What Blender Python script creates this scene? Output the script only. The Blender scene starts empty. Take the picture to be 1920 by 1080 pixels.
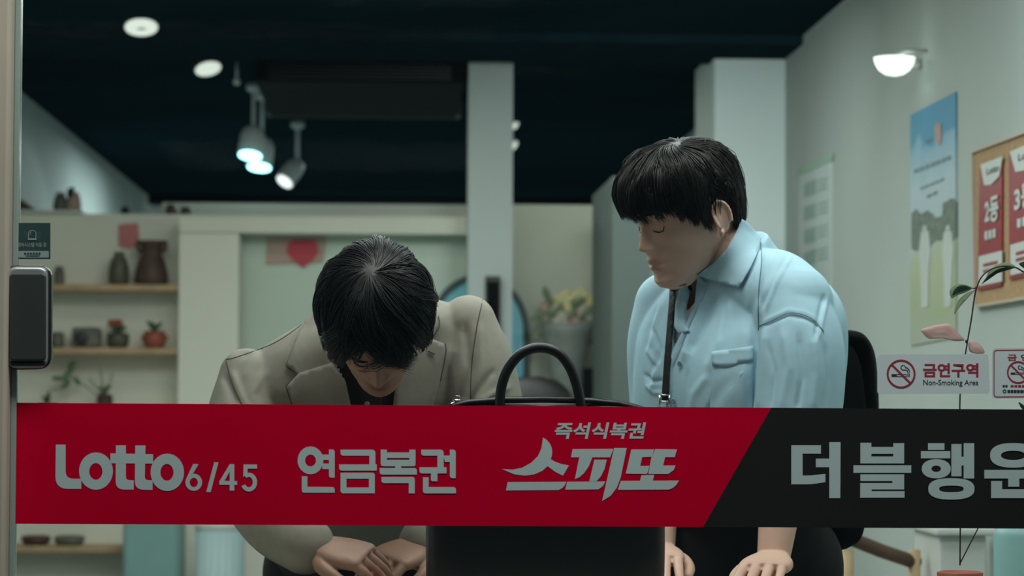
import bpy, bmesh, math, random
import numpy as np
from mathutils import Vector, Matrix
from mathutils.bvhtree import BVHTree
from mathutils.geometry import delaunay_2d_cdt

rnd = random.Random(7)
nrg = np.random.default_rng(11)
SC = bpy.context.scene
COL = SC.collection

# ------------------------------------------------------------------ camera
FPX = 5200.0
CAM = Vector((0, 0, 1.2))
YAW, PITCH, ROLL = math.radians(2.53), math.radians(2.2), math.radians(0.27)
fwd = Vector((math.sin(YAW) * math.cos(PITCH), math.cos(YAW) * math.cos(PITCH), math.sin(PITCH)))
rgt0 = fwd.cross(Vector((0, 0, 1))).normalized()
up0 = rgt0.cross(fwd)
rgt = rgt0 * math.cos(ROLL) + up0 * math.sin(ROLL)
upv = up0 * math.cos(ROLL) - rgt0 * math.sin(ROLL)
cd = bpy.data.cameras.new('camera')
cam = bpy.data.objects.new('camera', cd)
COL.objects.link(cam)
m = Matrix((rgt, upv, -fwd)).transposed().to_4x4()
m.translation = CAM
cam.matrix_world = m
cd.sensor_width = 36
cd.lens = FPX / 1920 * 36
cd.dof.use_dof = True
cd.dof.focus_distance = 4.33
cd.dof.aperture_fstop = 6.0
cd.clip_end = 60
SC.camera = cam

# ------------------------------------------------------------------ world, lights, exposure
w = bpy.data.worlds.new('night')
SC.world = w
w.use_nodes = True
w.node_tree.nodes['Background'].inputs[0].default_value = (0.36, 0.62, 0.74, 1)
w.node_tree.nodes['Background'].inputs[1].default_value = 0.075
SC.view_settings.view_transform = 'Standard'
SC.view_settings.look = 'None'
SC.view_settings.gamma = 1
SC.view_settings.use_curve_mapping = False
SC.view_settings.exposure = 0.0


def area(name, loc, size, sizey, energy, color, rot=(0, 0, 0), spread=180):
    l = bpy.data.lights.new(name, 'AREA')
    l.shape = 'RECTANGLE'
    l.size, l.size_y = size, sizey
    l.energy = energy
    l.color = color
    l.spread = math.radians(spread)
    o = bpy.data.objects.new(name, l)
    o.location = loc
    o.rotation_euler = rot
    COL.objects.link(o)
    return o


area('unseen_interior_light', (0.30, 5.40, 2.40), 1.7, 0.6, 20, (0.92, 1.0, 1.0))
area('unseen_interior_light', (0.40, 4.30, 2.40), 1.6, 0.25, 18, (1.0, 1.0, 0.96))
area('unseen_interior_light', (-0.45, 7.3, 2.40), 1.4, 1.4, 42, (0.97, 1.0, 0.93))
area('unseen_interior_light', (0.10, 8.2, 2.40), 0.6, 0.6, 6, (0.92, 1.0, 1.0))  # added to brighten the wall block and far part of the right wall
area('unseen_interior_light', (-0.45, 9.0, 2.38), 1.6, 0.4, 6, (1.0, 0.99, 0.86))
area('unseen_interior_light', (0.55, 10.20, 2.40), 0.4, 0.2, 0.9, (1.0, 1.0, 0.82))  # added to lift the cream wall beside the column
area('unseen_interior_light', (0.75, 7.3, 2.32), 0.5, 0.3, 2.9, (0.92, 1.0, 1.0), (math.radians(76), 0, math.radians(-6)), 65)  # added out of view and tilted at the wall block to brighten it
area('unseen_interior_light', (0.1, 16.6, 2.0), 1.6, 0.3, 10, (0.9, 1.0, 0.95), (math.radians(60), 0, 0))  # added near the far wall and aimed at it to brighten it
area('unseen_interior_light', (-0.3, 13.8, 2.38), 1.6, 1.6, 48, (0.84, 1.0, 1.0))  # added behind the shelf wall to light the left wall
area('street_fill_light', (0.3, 3.2, 3.3), 2.4, 0.5, 44, (0.95, 1.0, 0.98), (math.radians(12), 0, 0))  # added outside, unseen, as street light falling on the banner

# ------------------------------------------------------------------ helpers


def ray(px, py):
    return fwd + rgt * ((px - 960) / FPX) + upv * ((540 - py) / FPX)


def P(px, py, Y):
    d = ray(px, py)
    return CAM + d * (Y / d.y)


def PX(px, py, X):
    d = ray(px, py)
    return CAM + d * (X / d.x)


RM = np.array([rgt, upv, fwd])


def proj(v):
    q = (np.asarray(v) - np.array(CAM)) @ RM.T
    return np.stack([960 + FPX * q[:, 0] / q[:, 2], 540 - FPX * q[:, 1] / q[:, 2]], 1)


def mat(name, col, rough=0.6, spec=0.5, metal=0.0, noise=0.0, nscale=8, bump=0.0, bscale=300, emit=None, estr=0.0, **kw):
    mt = bpy.data.materials.new(name)
    mt.use_nodes = True
    nt = mt.node_tree
    b = nt.nodes['Principled BSDF']
    b.inputs['Base Color'].default_value = (*col, 1)
    b.inputs['Roughness'].default_value = rough
    b.inputs['Specular IOR Level'].default_value = spec
    b.inputs['Metallic'].default_value = metal
    for k, v in kw.items():
        b.inputs[k.replace('_', ' ')].default_value = v
    if emit:
        b.inputs['Emission Color'].default_value = (*emit, 1)
        b.inputs['Emission Strength'].default_value = estr
    if noise or bump:
        tc = nt.nodes.new('ShaderNodeTexCoord')
    if noise:
        n = nt.nodes.new('ShaderNodeTexNoise')
        n.inputs['Scale'].default_value = nscale
        n.inputs['Detail'].default_value = 5
        nt.links.new(tc.outputs['Object'], n.inputs['Vector'])
        r = nt.nodes.new('ShaderNodeValToRGB')
        r.color_ramp.elements[0].position = 0.3
        r.color_ramp.elements[1].position = 0.7
        r.color_ramp.elements[0].color = (*[c * (1 - noise) for c in col], 1)
        r.color_ramp.elements[1].color = (*[min(1, c * (1 + noise)) for c in col], 1)
        nt.links.new(n.outputs['Fac'], r.inputs['Fac'])
        nt.links.new(r.outputs['Color'], b.inputs['Base Color'])
    if bump:
        n2 = nt.nodes.new('ShaderNodeTexNoise')
        n2.inputs['Scale'].default_value = bscale
        n2.inputs['Detail'].default_value = 3
        nt.links.new(tc.outputs['Object'], n2.inputs['Vector'])
        bp = nt.nodes.new('ShaderNodeBump')
        bp.inputs['Strength'].default_value = bump
        bp.inputs['Distance'].default_value = 0.002
        nt.links.new(n2.outputs['Fac'], bp.inputs['Height'])
        nt.links.new(bp.outputs['Normal'], b.inputs['Normal'])
    return mt


def tag(o, label=None, cat=None, group=None, kind=None):
    if label:
        o['label'] = label
    if cat:
        o['category'] = cat
    if group:
        o['group'] = group
    if kind:
        o['kind'] = kind
    return o


def empty(name, loc, label=None, cat=None, group=None):
    o = bpy.data.objects.new(name, None)
    o.empty_display_size = 0.05
    o.location = loc
    COL.objects.link(o)
    return tag(o, label, cat, group)


def wloc(o):
    v = Vector(o.location)
    while o.parent:
        o = o.parent
        v = v + Vector(o.location)
    return v


def mkobj(name, V, F, material, parent=None, smooth=False, origin=None):
    """mesh object from world-space vertices; children are stored relative to their parent"""
    V = np.asarray(V, dtype=np.float64).reshape(-1, 3)
    if parent is not None:
        off = np.array(wloc(parent))
        loc = Vector((0, 0, 0))
    else:
        if origin is None:
            mn, mx = V.min(0), V.max(0)
            origin = ((mn[0] + mx[0]) / 2, (mn[1] + mx[1]) / 2, mn[2])
        off = np.array(origin)
        loc = Vector(origin)
    me = bpy.data.meshes.new(name)
    me.from_pydata((V - off).tolist(), [], [list(map(int, f)) for f in F])
    me.materials.append(material)
    if smooth:
        me.polygons.foreach_set('use_smooth', [True] * len(me.polygons))
    o = bpy.data.objects.new(name, me)
    o.location = loc
    COL.objects.link(o)
    if parent is not None:
        o.parent = parent
    return o


class MB:
    def __init__(self):
        self.v, self.f = [], []

    def add(self, V, F):
        b = len(self.v)
        self.v += [tuple(x) for x in V]
        self.f += [tuple(int(i) + b for i in f) for f in F]
        return self

    def box(self, x0, x1, y0, y1, z0, z1):
        V = [(x, y, z) for x in (x0, x1) for y in (y0, y1) for z in (z0, z1)]
        F = [(0, 1, 3, 2), (4, 6, 7, 5), (0, 4, 5, 1), (2, 3, 7, 6), (0, 2, 6, 4), (1, 5, 7, 3)]
        return self.add(V, F)

    def lathe(self, c, prof, n=32, axis=None):
        """prof: (radius, height) pairs, closed with caps"""
        V, F = [], []
        ax = Vector(axis).normalized() if axis else Vector((0, 0, 1))
        a = ax.orthogonal().normalized()
        b = ax.cross(a)
        c = Vector(c)
        for r, h in prof:
            for i in range(n):
                t = 2 * math.pi * i / n
                V.append(c + ax * h + (a * math.cos(t) + b * math.sin(t)) * r)
        for j in range(len(prof) - 1):
            for i in range(n):
                F.append((j * n + i, j * n + (i + 1) % n, (j + 1) * n + (i + 1) % n, (j + 1) * n + i))
        F.append(tuple(reversed(range(n))))
        F.append(tuple(range((len(prof) - 1) * n, len(prof) * n)))
        return self.add(V, F)

    def tube(self, pts, rad, n=10, flat=None):
        """round tube through points; rad number or list"""
        pts = [Vector(p) for p in pts]
        if not hasattr(rad, '__len__'):
            rad = [rad] * len(pts)
        V, F = [], []
        prev = None
        for i, p in enumerate(pts):
            t = (pts[min(i + 1, len(pts) - 1)] - pts[max(i - 1, 0)]).normalized()
            a = t.orthogonal().normalized() if prev is None else (prev - t * prev.dot(t)).normalized()
            prev = a
            b = t.cross(a)
            for k in range(n):
                th = 2 * math.pi * k / n
                V.append(p + (a * math.cos(th) + b * math.sin(th)) * rad[i])
        for j in range(len(pts) - 1):
            for i in range(n):
                F.append((j * n + i, j * n + (i + 1) % n, (j + 1) * n + (i + 1) % n, (j + 1) * n + i))
        F.append(tuple(reversed(range(n))))
        F.append(tuple(range((len(pts) - 1) * n, len(pts) * n)))
        return self.add(V, F)

    def ball(self, c, r, R=None, nu=20, nv=12):
        """ellipsoid; R optional 3x3 whose columns are axes"""
        if not hasattr(r, '__len__'):
            r = (r, r, r)
        c = Vector(c)
        V, F = [], []
        for j in range(nv + 1):
            th = math.pi * j / nv
            for i in range(nu):
                ph = 2 * math.pi * i / nu
                q = Vector((r[0] * math.sin(th) * math.cos(ph), r[1] * math.sin(th) * math.sin(ph), r[2] * math.cos(th)))
                V.append(c + (R @ q if R is not None else q))
        for j in range(nv):
            for i in range(nu):
                a, b2, c2, d = j * nu + i, j * nu + (i + 1) % nu, (j + 1) * nu + (i + 1) % nu, (j + 1) * nu + i
                if j == 0:
                    F.append((a, c2, d))
                elif j == nv - 1:
                    F.append((a, b2, d))
                else:
                    F.append((a, b2, c2, d))
        return self.add(V, F)

    def build(self, name, material, parent=None, smooth=False, origin=None, bevel=0, seg=2):
        o = mkobj(name, self.v, self.f, material, parent, smooth, origin)
        if bevel:
            bm = bmesh.new()
            bm.from_mesh(o.data)
            bmesh.ops.bevel(bm, geom=bm.edges[:], offset=bevel, segments=seg, affect='EDGES', profile=0.5)
            bm.to_mesh(o.data)
            bm.free()
        bm = bmesh.new()
        bm.from_mesh(o.data)
        bmesh.ops.recalc_face_normals(bm, faces=bm.faces[:])
        bm.to_mesh(o.data)
        bm.free()
        return o


def catmull(pts, n):
    """resample a list of tuples with a Catmull-Rom spline, n steps per span"""
    A = np.array(pts, float)
    A = np.vstack([2 * A[0] - A[1], A, 2 * A[-1] - A[-2]])
    out = []
    for i in range(1, len(A) - 2):
        for k in range(n):
            t = k / n
            p0, p1, p2, p3 = A[i - 1], A[i], A[i + 1], A[i + 2]
            out.append(0.5 * (2 * p1 + (p2 - p0) * t + (2 * p0 - 5 * p1 + 4 * p2 - p3) * t * t + (3 * p1 - p0 - 3 * p2 + p3) * t ** 3))
    out.append(A[-2])
    return np.array(out)


def loft(secs, n=56, steps=5, power=2.2):
    """closed tube through sections (centre, half-width vector, half-depth vector)"""
    rows = [tuple(c) + tuple(u) + tuple(v) for c, u, v in secs]
    R = catmull(rows, steps)
    V, F = [], []
    e = 2 / power
    for r in R:
        c, u, v = r[:3], r[3:6], r[6:9]
        for k in range(n):
            t = 2 * math.pi * k / n
            cs, sn = math.cos(t), math.sin(t)
            V.append(c + u * math.copysign(abs(cs) ** e, cs) + v * math.copysign(abs(sn) ** e, sn))
    m = len(R)
    for j in range(m - 1):
        for i in range(n):
            F.append((j * n + i, j * n + (i + 1) % n, (j + 1) * n + (i + 1) % n, (j + 1) * n + i))
    F.append(tuple(reversed(range(n))))
    F.append(tuple(range((m - 1) * n, m * n)))
    return V, F


def limb(pts, rads, n=28, steps=6):
    rows = [tuple(p) + (r,) for p, r in zip(pts, rads)]
    R = catmull(rows, steps)
    mb = MB()
    mb.tube([r[:3] for r in R], [max(r[3], 0.002) for r in R], n)
    mb.ball(R[0][:3], R[0][3], nu=n, nv=14)
    mb.ball(R[-1][:3], R[-1][3], nu=n, nv=14)
    return mb.v, mb.f


def remesh(mb, voxel, smooth=2, fac=0.5):
    """union of closed shells into ONE continuous skin"""
    me = bpy.data.meshes.new('tmp')
    me.from_pydata([tuple(v) for v in mb.v], [], mb.f)
    bm = bmesh.new()
    bm.from_mesh(me)
    bmesh.ops.recalc_face_normals(bm, faces=bm.faces[:])
    bm.to_mesh(me)
    bm.free()
    o = bpy.data.objects.new('tmp', me)
    COL.objects.link(o)
    md = o.modifiers.new('r', 'REMESH')
    md.mode = 'VOXEL'
    md.voxel_size = voxel
    if smooth:
        s = o.modifiers.new('s', 'SMOOTH')
        s.iterations = smooth
        s.factor = fac
    dg = bpy.context.evaluated_depsgraph_get()
    ev = o.evaluated_get(dg)
    m2 = ev.to_mesh()
    V = np.empty(len(m2.vertices) * 3)
    m2.vertices.foreach_get('co', V)
    V = V.reshape(-1, 3)
    F = [tuple(p.vertices) for p in m2.polygons]
    ev.to_mesh_clear()
    bpy.data.objects.remove(o)
    bpy.data.meshes.remove(me)
    return V, F


def vnormals(V, F):
    N = np.zeros_like(V)
    Q = np.array([f if len(f) == 4 else (*f, f[-1]) for f in F if len(f) in (3, 4)])
    n = np.cross(V[Q[:, 2]] - V[Q[:, 0]], V[Q[:, 3]] - V[Q[:, 1]])
    for k in range(4):
        np.add.at(N, Q[:, k], n)
    return N / (np.linalg.norm(N, axis=1, keepdims=True) + 1e-12)


def segdist(p, poly):
    """distance of every pixel in p to a polyline, and the position along it (0..1)"""
    poly = np.array(poly, float)
    best = np.full(len(p), 1e9)
    par = np.zeros(len(p))
    L = np.linalg.norm(np.diff(poly, axis=0), axis=1)
    cum = np.concatenate([[0], np.cumsum(L)])
    for i in range(len(poly) - 1):
        a, d = poly[i], poly[i + 1] - poly[i]
        t = np.clip(((p - a) @ d) / (d @ d + 1e-9), 0, 1)
        q = np.linalg.norm(p - a - t[:, None] * d, axis=1)
        k = q < best
        best[k] = q[k]
        par[k] = (cum[i] + t[k] * L[i]) / cum[-1]
    return best, par


def folds(V, F, lst):
    """press cloth folds into a garment: (polyline, half-width px, height m)"""
    N = vnormals(V, F)
    px = proj(V)
    toc = np.array(CAM) - V
    toc /= np.linalg.norm(toc, axis=1, keepdims=True)
    face = np.clip((N * toc).sum(1) * 2.0, 0, 1)
    D = np.zeros(len(V))
    for poly, wd, amp in lst:
        d, t = segdist(px, poly)
        D += amp * np.exp(-(d / wd) ** 2) * np.clip(np.minimum(t, 1 - t) * 6 + 0.15, 0, 1)
    return V + N * (D * face)[:, None]


def inside(p, poly):
    x, y = p[:, 0], p[:, 1]
    c = np.zeros(len(p), bool)
    n = len(poly)
    for i in range(n):
        x1, y1 = poly[i]
        x2, y2 = poly[(i + 1) % n]
        k = ((y1 > y) != (y2 > y)) & (x < (x2 - x1) * (y - y1) / (y2 - y1 + 1e-12) + x1)
        c ^= k
    return c


def cut(V, F, poly):
    """open a garment where its camera-side surface lies inside poly"""
    N = vnormals(V, F)
    px = proj(V)
    k = inside(px, poly) & (((np.array(CAM) - V) * N).sum(1) > 0)
    F = [f for f in F if not all(k[i] for i in f)]
    used = sorted({i for f in F for i in f})
    mp = {a: b for b, a in enumerate(used)}
    return V[used], [tuple(mp[i] for i in f) for f in F]


def bvh(*VF):
    VV, FF = [], []
    for V, F in VF:
        b = len(VV)
        VV += [tuple(v) for v in V]
        FF += [tuple(i + b for i in f) for f in F]
    return BVHTree.FromPolygons(VV, FF)


def hit(tree, px, py, guess=None):
    d = ray(px, py).normalized()
    h = tree.ray_cast(CAM, d)
    if h[0] is not None and (guess is None or abs((h[0] - CAM).length - guess) < 0.12):
        return (h[0] - CAM).length
    return None


def densify(poly, step, closed=True):
    out = []
    n = len(poly)
    for i in range(n if closed else n - 1):
        a, b = poly[i], poly[(i + 1) % n]
        k = max(1, int(math.hypot(b[0] - a[0], b[1] - a[1]) / step))
        for j in range(k):
            out.append((a[0] + (b[0] - a[0]) * j / k, a[1] + (b[1] - a[1]) * j / k))
    if not closed:
        out.append(poly[-1])
    return out


def patch(poly, tree, off, thick, step=7.0, smooth=6, lift=None):
    """a piece of cloth lying on a surface: outline in sight lines, wrapped on the surface, with its own thickness"""
    B = densify(poly, step)
    pts = list(B)
    A = np.array(poly)
    gx = np.arange(A[:, 0].min() + step / 2, A[:, 0].max(), step)
    gy = np.arange(A[:, 1].min() + step / 2, A[:, 1].max(), step)
    G = np.array([(x + (step / 2 if j % 2 else 0), y) for j, y in enumerate(gy) for x in gx])
    if len(G):
        k = inside(G, poly)
        d, _ = segdist(G, list(poly) + [poly[0]])
        pts += [tuple(g) for g in G[k & (d > step * 0.5)]]
    nb = len(B)
    r = delaunay_2d_cdt([Vector(p) for p in pts], [(i, (i + 1) % nb) for i in range(nb)], [], 1, 1e-4)
    vs, fs = r[0], r[2]
    D = np.array([hit(tree, v.x, v.y) or np.nan for v in vs])
    med = np.nanmedian(D)
    D[np.abs(D - med) > 0.16] = np.nan
    nbr = [set() for _ in vs]
    cnt = {}
    for f in fs:
        for i in range(3):
            a, b = f[i], f[(i + 1) % 3]
            nbr[a].add(b)
            nbr[b].add(a)
            cnt[(a, b)] = 1
    for _ in range(60):
        bad = np.where(np.isnan(D))[0]
        if not len(bad):
            break
        for i in bad:
            q = [D[j] for j in nbr[i] if not np.isnan(D[j])]
            if q:
                D[i] = sum(q) / len(q)
    D[np.isnan(D)] = med
    D0 = D.copy()
    for _ in range(smooth):
        D = np.array([0.5 * D[i] + 0.5 * np.mean([D[j] for j in nbr[i]]) if nbr[i] else D[i] for i in range(len(D))])
    D = np.minimum(D, D0 + 0.004)
    top, bot = [], []
    for i, v in enumerate(vs):
        d = ray(v.x, v.y).normalized()
        o = off + (lift(v.x, v.y) if lift else 0)
        top.append(CAM + d * (D[i] - o))
        bot.append(CAM + d * (D[i] - o + thick))
    n = len(vs)
    F = [tuple(f) for f in fs] + [tuple(i + n for i in reversed(f)) for f in fs]
    for (a, b) in cnt:
        if (b, a) not in cnt:
            F.append((b, a, a + n, b + n))
    mb = MB()
    mb.v, mb.f = [tuple(t) for t in top + bot], F
    return mb


def seam(poly, tree, rad=0.0008, off=0.0004, step=5):
    pts = []
    last = None
    for x, y in densify(catmull(poly, 6).tolist(), step, False):
        h = hit(tree, x, y)
        if h is None or (last is not None and abs(h - last) > 0.05):
            if last is None:
                continue
            h = last
        last = h
        pts.append(CAM + ray(x, y).normalized() * (h - off))
    mb = MB()
    if len(pts) > 1:
        mb.tube(pts, rad, 6)
    return mb


# ---- flat lettering and plates, drawn in a plane
def roundpoly(pts, seg=6):
    out = []
    n = len(pts)
    for i, p in enumerate(pts):
        r = p[2] if len(p) > 2 else 0
        a = Vector(pts[i - 1][:2])
        b = Vector(p[:2])
        c = Vector(pts[(i + 1) % n][:2])
        if r <= 0:
            out.append((b.x, b.y))
            continue
        u, v = (a - b), (c - b)
        r = min(r, u.length * 0.49, v.length * 0.49)
        s, e = b + u.normalized() * r, b + v.normalized() * r
        for k in range(seg + 1):
            t = k / seg
            q = s * (1 - t) ** 2 + b * 2 * t * (1 - t) + e * t * t
            out.append((q.x, q.y))
    return out


def ell(cx, cy, rx, ry, n=48, p=2.0):
    e = 2 / p
    return [(cx + rx * math.copysign(abs(math.cos(2 * math.pi * i / n)) ** e, math.cos(2 * math.pi * i / n)),
             cy + ry * math.copysign(abs(math.sin(2 * math.pi * i / n)) ** e, math.sin(2 * math.pi * i / n))) for i in range(n)]


def rect(x0, y0, x1, y1):
    return [(x0, y0), (x1, y0), (x1, y1), (x0, y1)]


def arcstroke(cx, cy, rx, ry, a0, a1, wd, n=24):
    o, i_ = [], []
    for k in range(n + 1):
        a = math.radians(a0 + (a1 - a0) * k / n)
        o.append((cx + (rx) * math.cos(a), cy + (ry) * math.sin(a)))
        i_.append((cx + (rx - wd) * math.cos(a), cy + (ry - wd) * math.sin(a)))
    return o + i_[::-1]


def curve_mesh(shapes, extr, bev=0.0):
    """each shape: list of closed outlines (first outer, the rest holes), 2D metres -> V, F with z as thickness"""
    V, F = [], []
    for sh in shapes:
        c = bpy.data.curves.new('c', 'CURVE')
        c.dimensions = '2D'
        c.fill_mode = 'BOTH'
        c.extrude = max(extr - bev, 0)
        c.bevel_depth = bev
        c.bevel_resolution = 3 if bev else 0
        if bev:
            c.offset = -bev
        for ol in sh:
            s = c.splines.new('POLY')
            s.points.add(len(ol) - 1)
            for i, q in enumerate(ol):
                s.points[i].co = (q[0], q[1], 0, 1)
            s.use_cyclic_u = True
        o = bpy.data.objects.new('c', c)
        COL.objects.link(o)
        dg = bpy.context.evaluated_depsgraph_get()
        me = o.evaluated_get(dg).to_mesh()
        b = len(V)
        V += [tuple(v.co) for v in me.vertices]
        F += [tuple(i + b for i in p.vertices) for p in me.polygons]
        bpy.data.objects.remove(o)
        bpy.data.curves.remove(c)
    return V, F


def plateY(name, shapes, Y, extr, material, parent=None, tf=None, bev=0.0, smooth=False):
    """solid plate lying in the plane Y=const, outlines given along sight lines"""
    sh = []
    for s in shapes:
        s2 = []
        for ol in s:
            q = []
            for x, y, *_ in ol:
                if tf:
                    x, y = tf(x, y)
                p = P(x, y, Y)
                q.append((p.x, p.z))
            s2.append(q)
        sh.append(s2)
    mb = MB()
    for k, s in enumerate(sh):
        V, F = curve_mesh([s], extr, bev)
        mb.add([(v[0], Y - v[2] - .00003 * k, v[1]) for v in V], F)
    return mb.build(name, material, parent, smooth)


def plateX(name, shapes, X, extr, material, parent=None, bev=0.0):
    """the same on the wall plane X=const"""
    sh = []
    for s in shapes:
        s2 = []
        for ol in s:
            q = []
            for x, y, *_ in ol:
                p = PX(x, y, X)
                q.append((-p.y, p.z))
            s2.append(q)
        sh.append(s2)
    V, F = curve_mesh(sh, extr, bev)
    mb = MB()
    mb.add([(X - v[2], -v[0], v[1]) for v in V], F)
    return mb.build(name, material, parent)


def text_mesh(body, bold=0.0, shear=0.0, extr=0.0004, spacing=1.0):
    c = bpy.data.curves.new('t', 'FONT')
    c.body = body
    c.size = 1
    c.offset = bold
    c.shear = shear
    c.space_character = spacing
    c.resolution_u = 3
    o = bpy.data.objects.new('t', c)
    COL.objects.link(o)
    dg = bpy.context.evaluated_depsgraph_get()
    me = o.evaluated_get(dg).to_mesh()
    V = np.array([tuple(v.co) for v in me.vertices])
    F = [tuple(p.vertices) for p in me.polygons]
    bpy.data.objects.remove(o)
    bpy.data.curves.remove(c)
    mn, mx = V.min(0), V.max(0)
    V[:, :2] = (V[:, :2] - mn[:2]) / (mx - mn)[:2]
    return V, F


def textY(name, body, x0, y0, x1, y1, Y, material, parent, bold=0.0, shear=0.0, spacing=1.0):
    """lettering fitted to a rectangle in the plane Y=const"""
    V, F = text_mesh(body, bold, shear, 0, spacing)
    a, b = P(x0, y1, Y), P(x1, y1, Y)
    c = P(x0, y0, Y)
    W = [a + (b - a) * v[0] + (c - a) * v[1] for v in V]
    return mkobj(name, [(p.x, Y, p.z) for p in W], F, material, parent)


def textX(name, body, q, X, material, parent, bold=0.0):
    """lettering fitted to a quad (tl, tr, br, bl) on the wall plane X=const"""
    V, F = text_mesh(body, bold)
    tl, tr, br, bl = [PX(*p, X) for p in q]
    W = []
    for v in V:
        lo = bl + (br - bl) * v[0]
        hi = tl + (tr - tl) * v[0]
        p = lo + (hi - lo) * v[1]
        W.append((X, p.y, p.z))
    return mkobj(name, W, F, material, parent)

# ------------------------------------------------------------------ materials
M = {}
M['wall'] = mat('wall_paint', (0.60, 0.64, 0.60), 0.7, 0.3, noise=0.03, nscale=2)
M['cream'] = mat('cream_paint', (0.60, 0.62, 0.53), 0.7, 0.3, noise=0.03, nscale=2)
M['side'] = mat('white_wall_darkened', (0.44, 0.50, 0.475), 0.7, 0.3, noise=0.03, nscale=2)  # same white wall as the block, light level darkened into the colour
M['bright'] = mat('white_wall_lightened', (0.76, 0.86, 0.85), 0.7, 0.3, noise=0.02, nscale=2)  # same white wall as the side, missing light put into the colour
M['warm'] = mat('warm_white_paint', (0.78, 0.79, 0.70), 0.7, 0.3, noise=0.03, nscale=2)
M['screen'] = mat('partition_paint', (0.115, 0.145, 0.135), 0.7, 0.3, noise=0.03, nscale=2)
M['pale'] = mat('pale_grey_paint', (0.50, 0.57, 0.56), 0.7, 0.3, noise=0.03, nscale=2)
M['ceil'] = mat('navy_ceiling_paint', (0.0050, 0.0185, 0.0255), 0.9, 0.0, noise=0.2, nscale=1.5)
M['beam'] = mat('beam_paint', (0.008, 0.022, 0.029), 0.9, 0.0, noise=0.2)
M['dark'] = mat('dark_paint', (0.006, 0.007, 0.008), 0.8, 0.05, noise=0.2)
M['floor'] = mat('floor_tile', (0.22, 0.22, 0.20), 0.4, noise=0.1, nscale=3)
M['street'] = mat('pavement', (0.10, 0.10, 0.10), 0.85, noise=0.2, nscale=12)
M['jamb'] = mat('beige_frame', (0.62, 0.54, 0.42), 0.35, 0.5, noise=0.05)
M['edge'] = mat('glass_edge', (0.36, 0.44, 0.39), 0.25, 0.5, noise=0.04)
M['wood'] = mat('shelf_wood', (0.46, 0.32, 0.18), 0.6, noise=0.15, nscale=14)
M['dwood'] = mat('dark_wood', (0.10, 0.055, 0.035), 0.6, noise=0.25, nscale=10)
M['frost'] = mat('frosted_pane', (0.55, 0.66, 0.56), 0.35, 0.5, noise=0.05, nscale=2)
M['white'] = mat('white_metal', (0.62, 0.65, 0.62), 0.4, noise=0.03)
M['black'] = mat('black_plastic', (0.010, 0.011, 0.011), 0.45, noise=0.2)
M['olive'] = mat('olive_glaze', (0.085, 0.085, 0.055), 0.5, noise=0.3, nscale=20)
M['brown'] = mat('brown_clay', (0.075, 0.038, 0.028), 0.6, noise=0.3, nscale=20)
M['grey'] = mat('grey_clay', (0.13, 0.13, 0.105), 0.6, noise=0.3, nscale=25)
M['terra'] = mat('terracotta', (0.34, 0.085, 0.05), 0.6, noise=0.2, nscale=20)
M['pink'] = mat('pink_reflection', (0.58, 0.20, 0.20), 0.7, noise=0.05)  # tint of the red sign reflection painted on the shelf wall
M['leaf'] = mat('leaf_green', (0.10, 0.17, 0.08), 0.5, noise=0.2, nscale=30)
M['red'] = mat('red_vinyl_sign', (0.50, 0.02, 0.04), 0.5, noise=0.05)
M['salmon'] = mat('salmon_halo_print', (0.48, 0.33, 0.28), 0.6, noise=0.05)  # painted halo of the diamond sign, also the poster emblem print
M['teal'] = mat('teal_cabinet', (0.20, 0.37, 0.36), 0.5, noise=0.05)
M['aqua'] = mat('aqua_plastic', (0.44, 0.60, 0.62), 0.4, noise=0.03)
M['cyan'] = mat('cyan_panel', (0.22, 0.66, 0.80), 0.3, noise=0.05)
M['petal'] = mat('yellow_petal', (0.62, 0.58, 0.30), 0.6, noise=0.1)
M['petalw'] = mat('white_petal', (0.66, 0.64, 0.56), 0.6, noise=0.1)
M['petalp'] = mat('pink_petal', (0.50, 0.34, 0.29), 0.6, noise=0.1)
M['stone'] = mat('grey_stone', (0.22, 0.25, 0.23), 0.6, noise=0.2, nscale=15)
M['chrome'] = mat('chrome', (0.55, 0.55, 0.55), 0.18, metal=1.0, noise=0.05)
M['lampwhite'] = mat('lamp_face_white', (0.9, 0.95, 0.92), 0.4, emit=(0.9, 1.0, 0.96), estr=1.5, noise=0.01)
M['lampdim'] = mat('lamp_face_dim', (0.9, 0.95, 0.9), 0.4, emit=(0.85, 0.9, 0.82), estr=0.75, noise=0.01)
M['lampcyan'] = mat('lamp_face_cyan', (0.7, 0.95, 1), 0.4, emit=(0.35, 0.95, 1.0), estr=5.0, noise=0.01)
M['lampshell'] = mat('lamp_shell_grey', (0.66, 0.74, 0.74), 0.5, noise=0.05)

YG = 4.10        # glass plane
XR = 1.394       # wall by the notice boards
XL = -1.50
ZC = 2.42
YW = 10.5        # wall with shelves
YB = 17.6

# ------------------------------------------------------------------ structure


def structure(name, x0, x1, y0, y1, z0, z1, material):
    mb = MB()
    mb.box(x0, x1, y0, y1, z0, z1)
    o = mb.build(name, material)
    o['kind'] = 'structure'
    return o


structure('floor', XL - .3, XR + .3, 4.0, YB + .2, -0.1, 0.0, M['floor'])
structure('pavement', -6, 6, -2, 4.0, -0.12, -0.02, M['street'])
structure('ceiling', XL - .3, XR + .3, 4.0, YB + .2, ZC, ZC + .1, M['ceil'])
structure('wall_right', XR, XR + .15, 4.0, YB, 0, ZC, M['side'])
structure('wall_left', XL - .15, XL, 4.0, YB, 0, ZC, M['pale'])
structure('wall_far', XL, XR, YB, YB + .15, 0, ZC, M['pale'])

xp1 = P(335, 600, YW - .2).x
xp2 = P(447, 600, YW - .2).x
xc1 = P(877, 600, 10.0).x
xc2 = P(960, 600, 10.0).x
zled = P(600, 404, YW).z
ztop2 = P(1040, 384, YW).z
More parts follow.
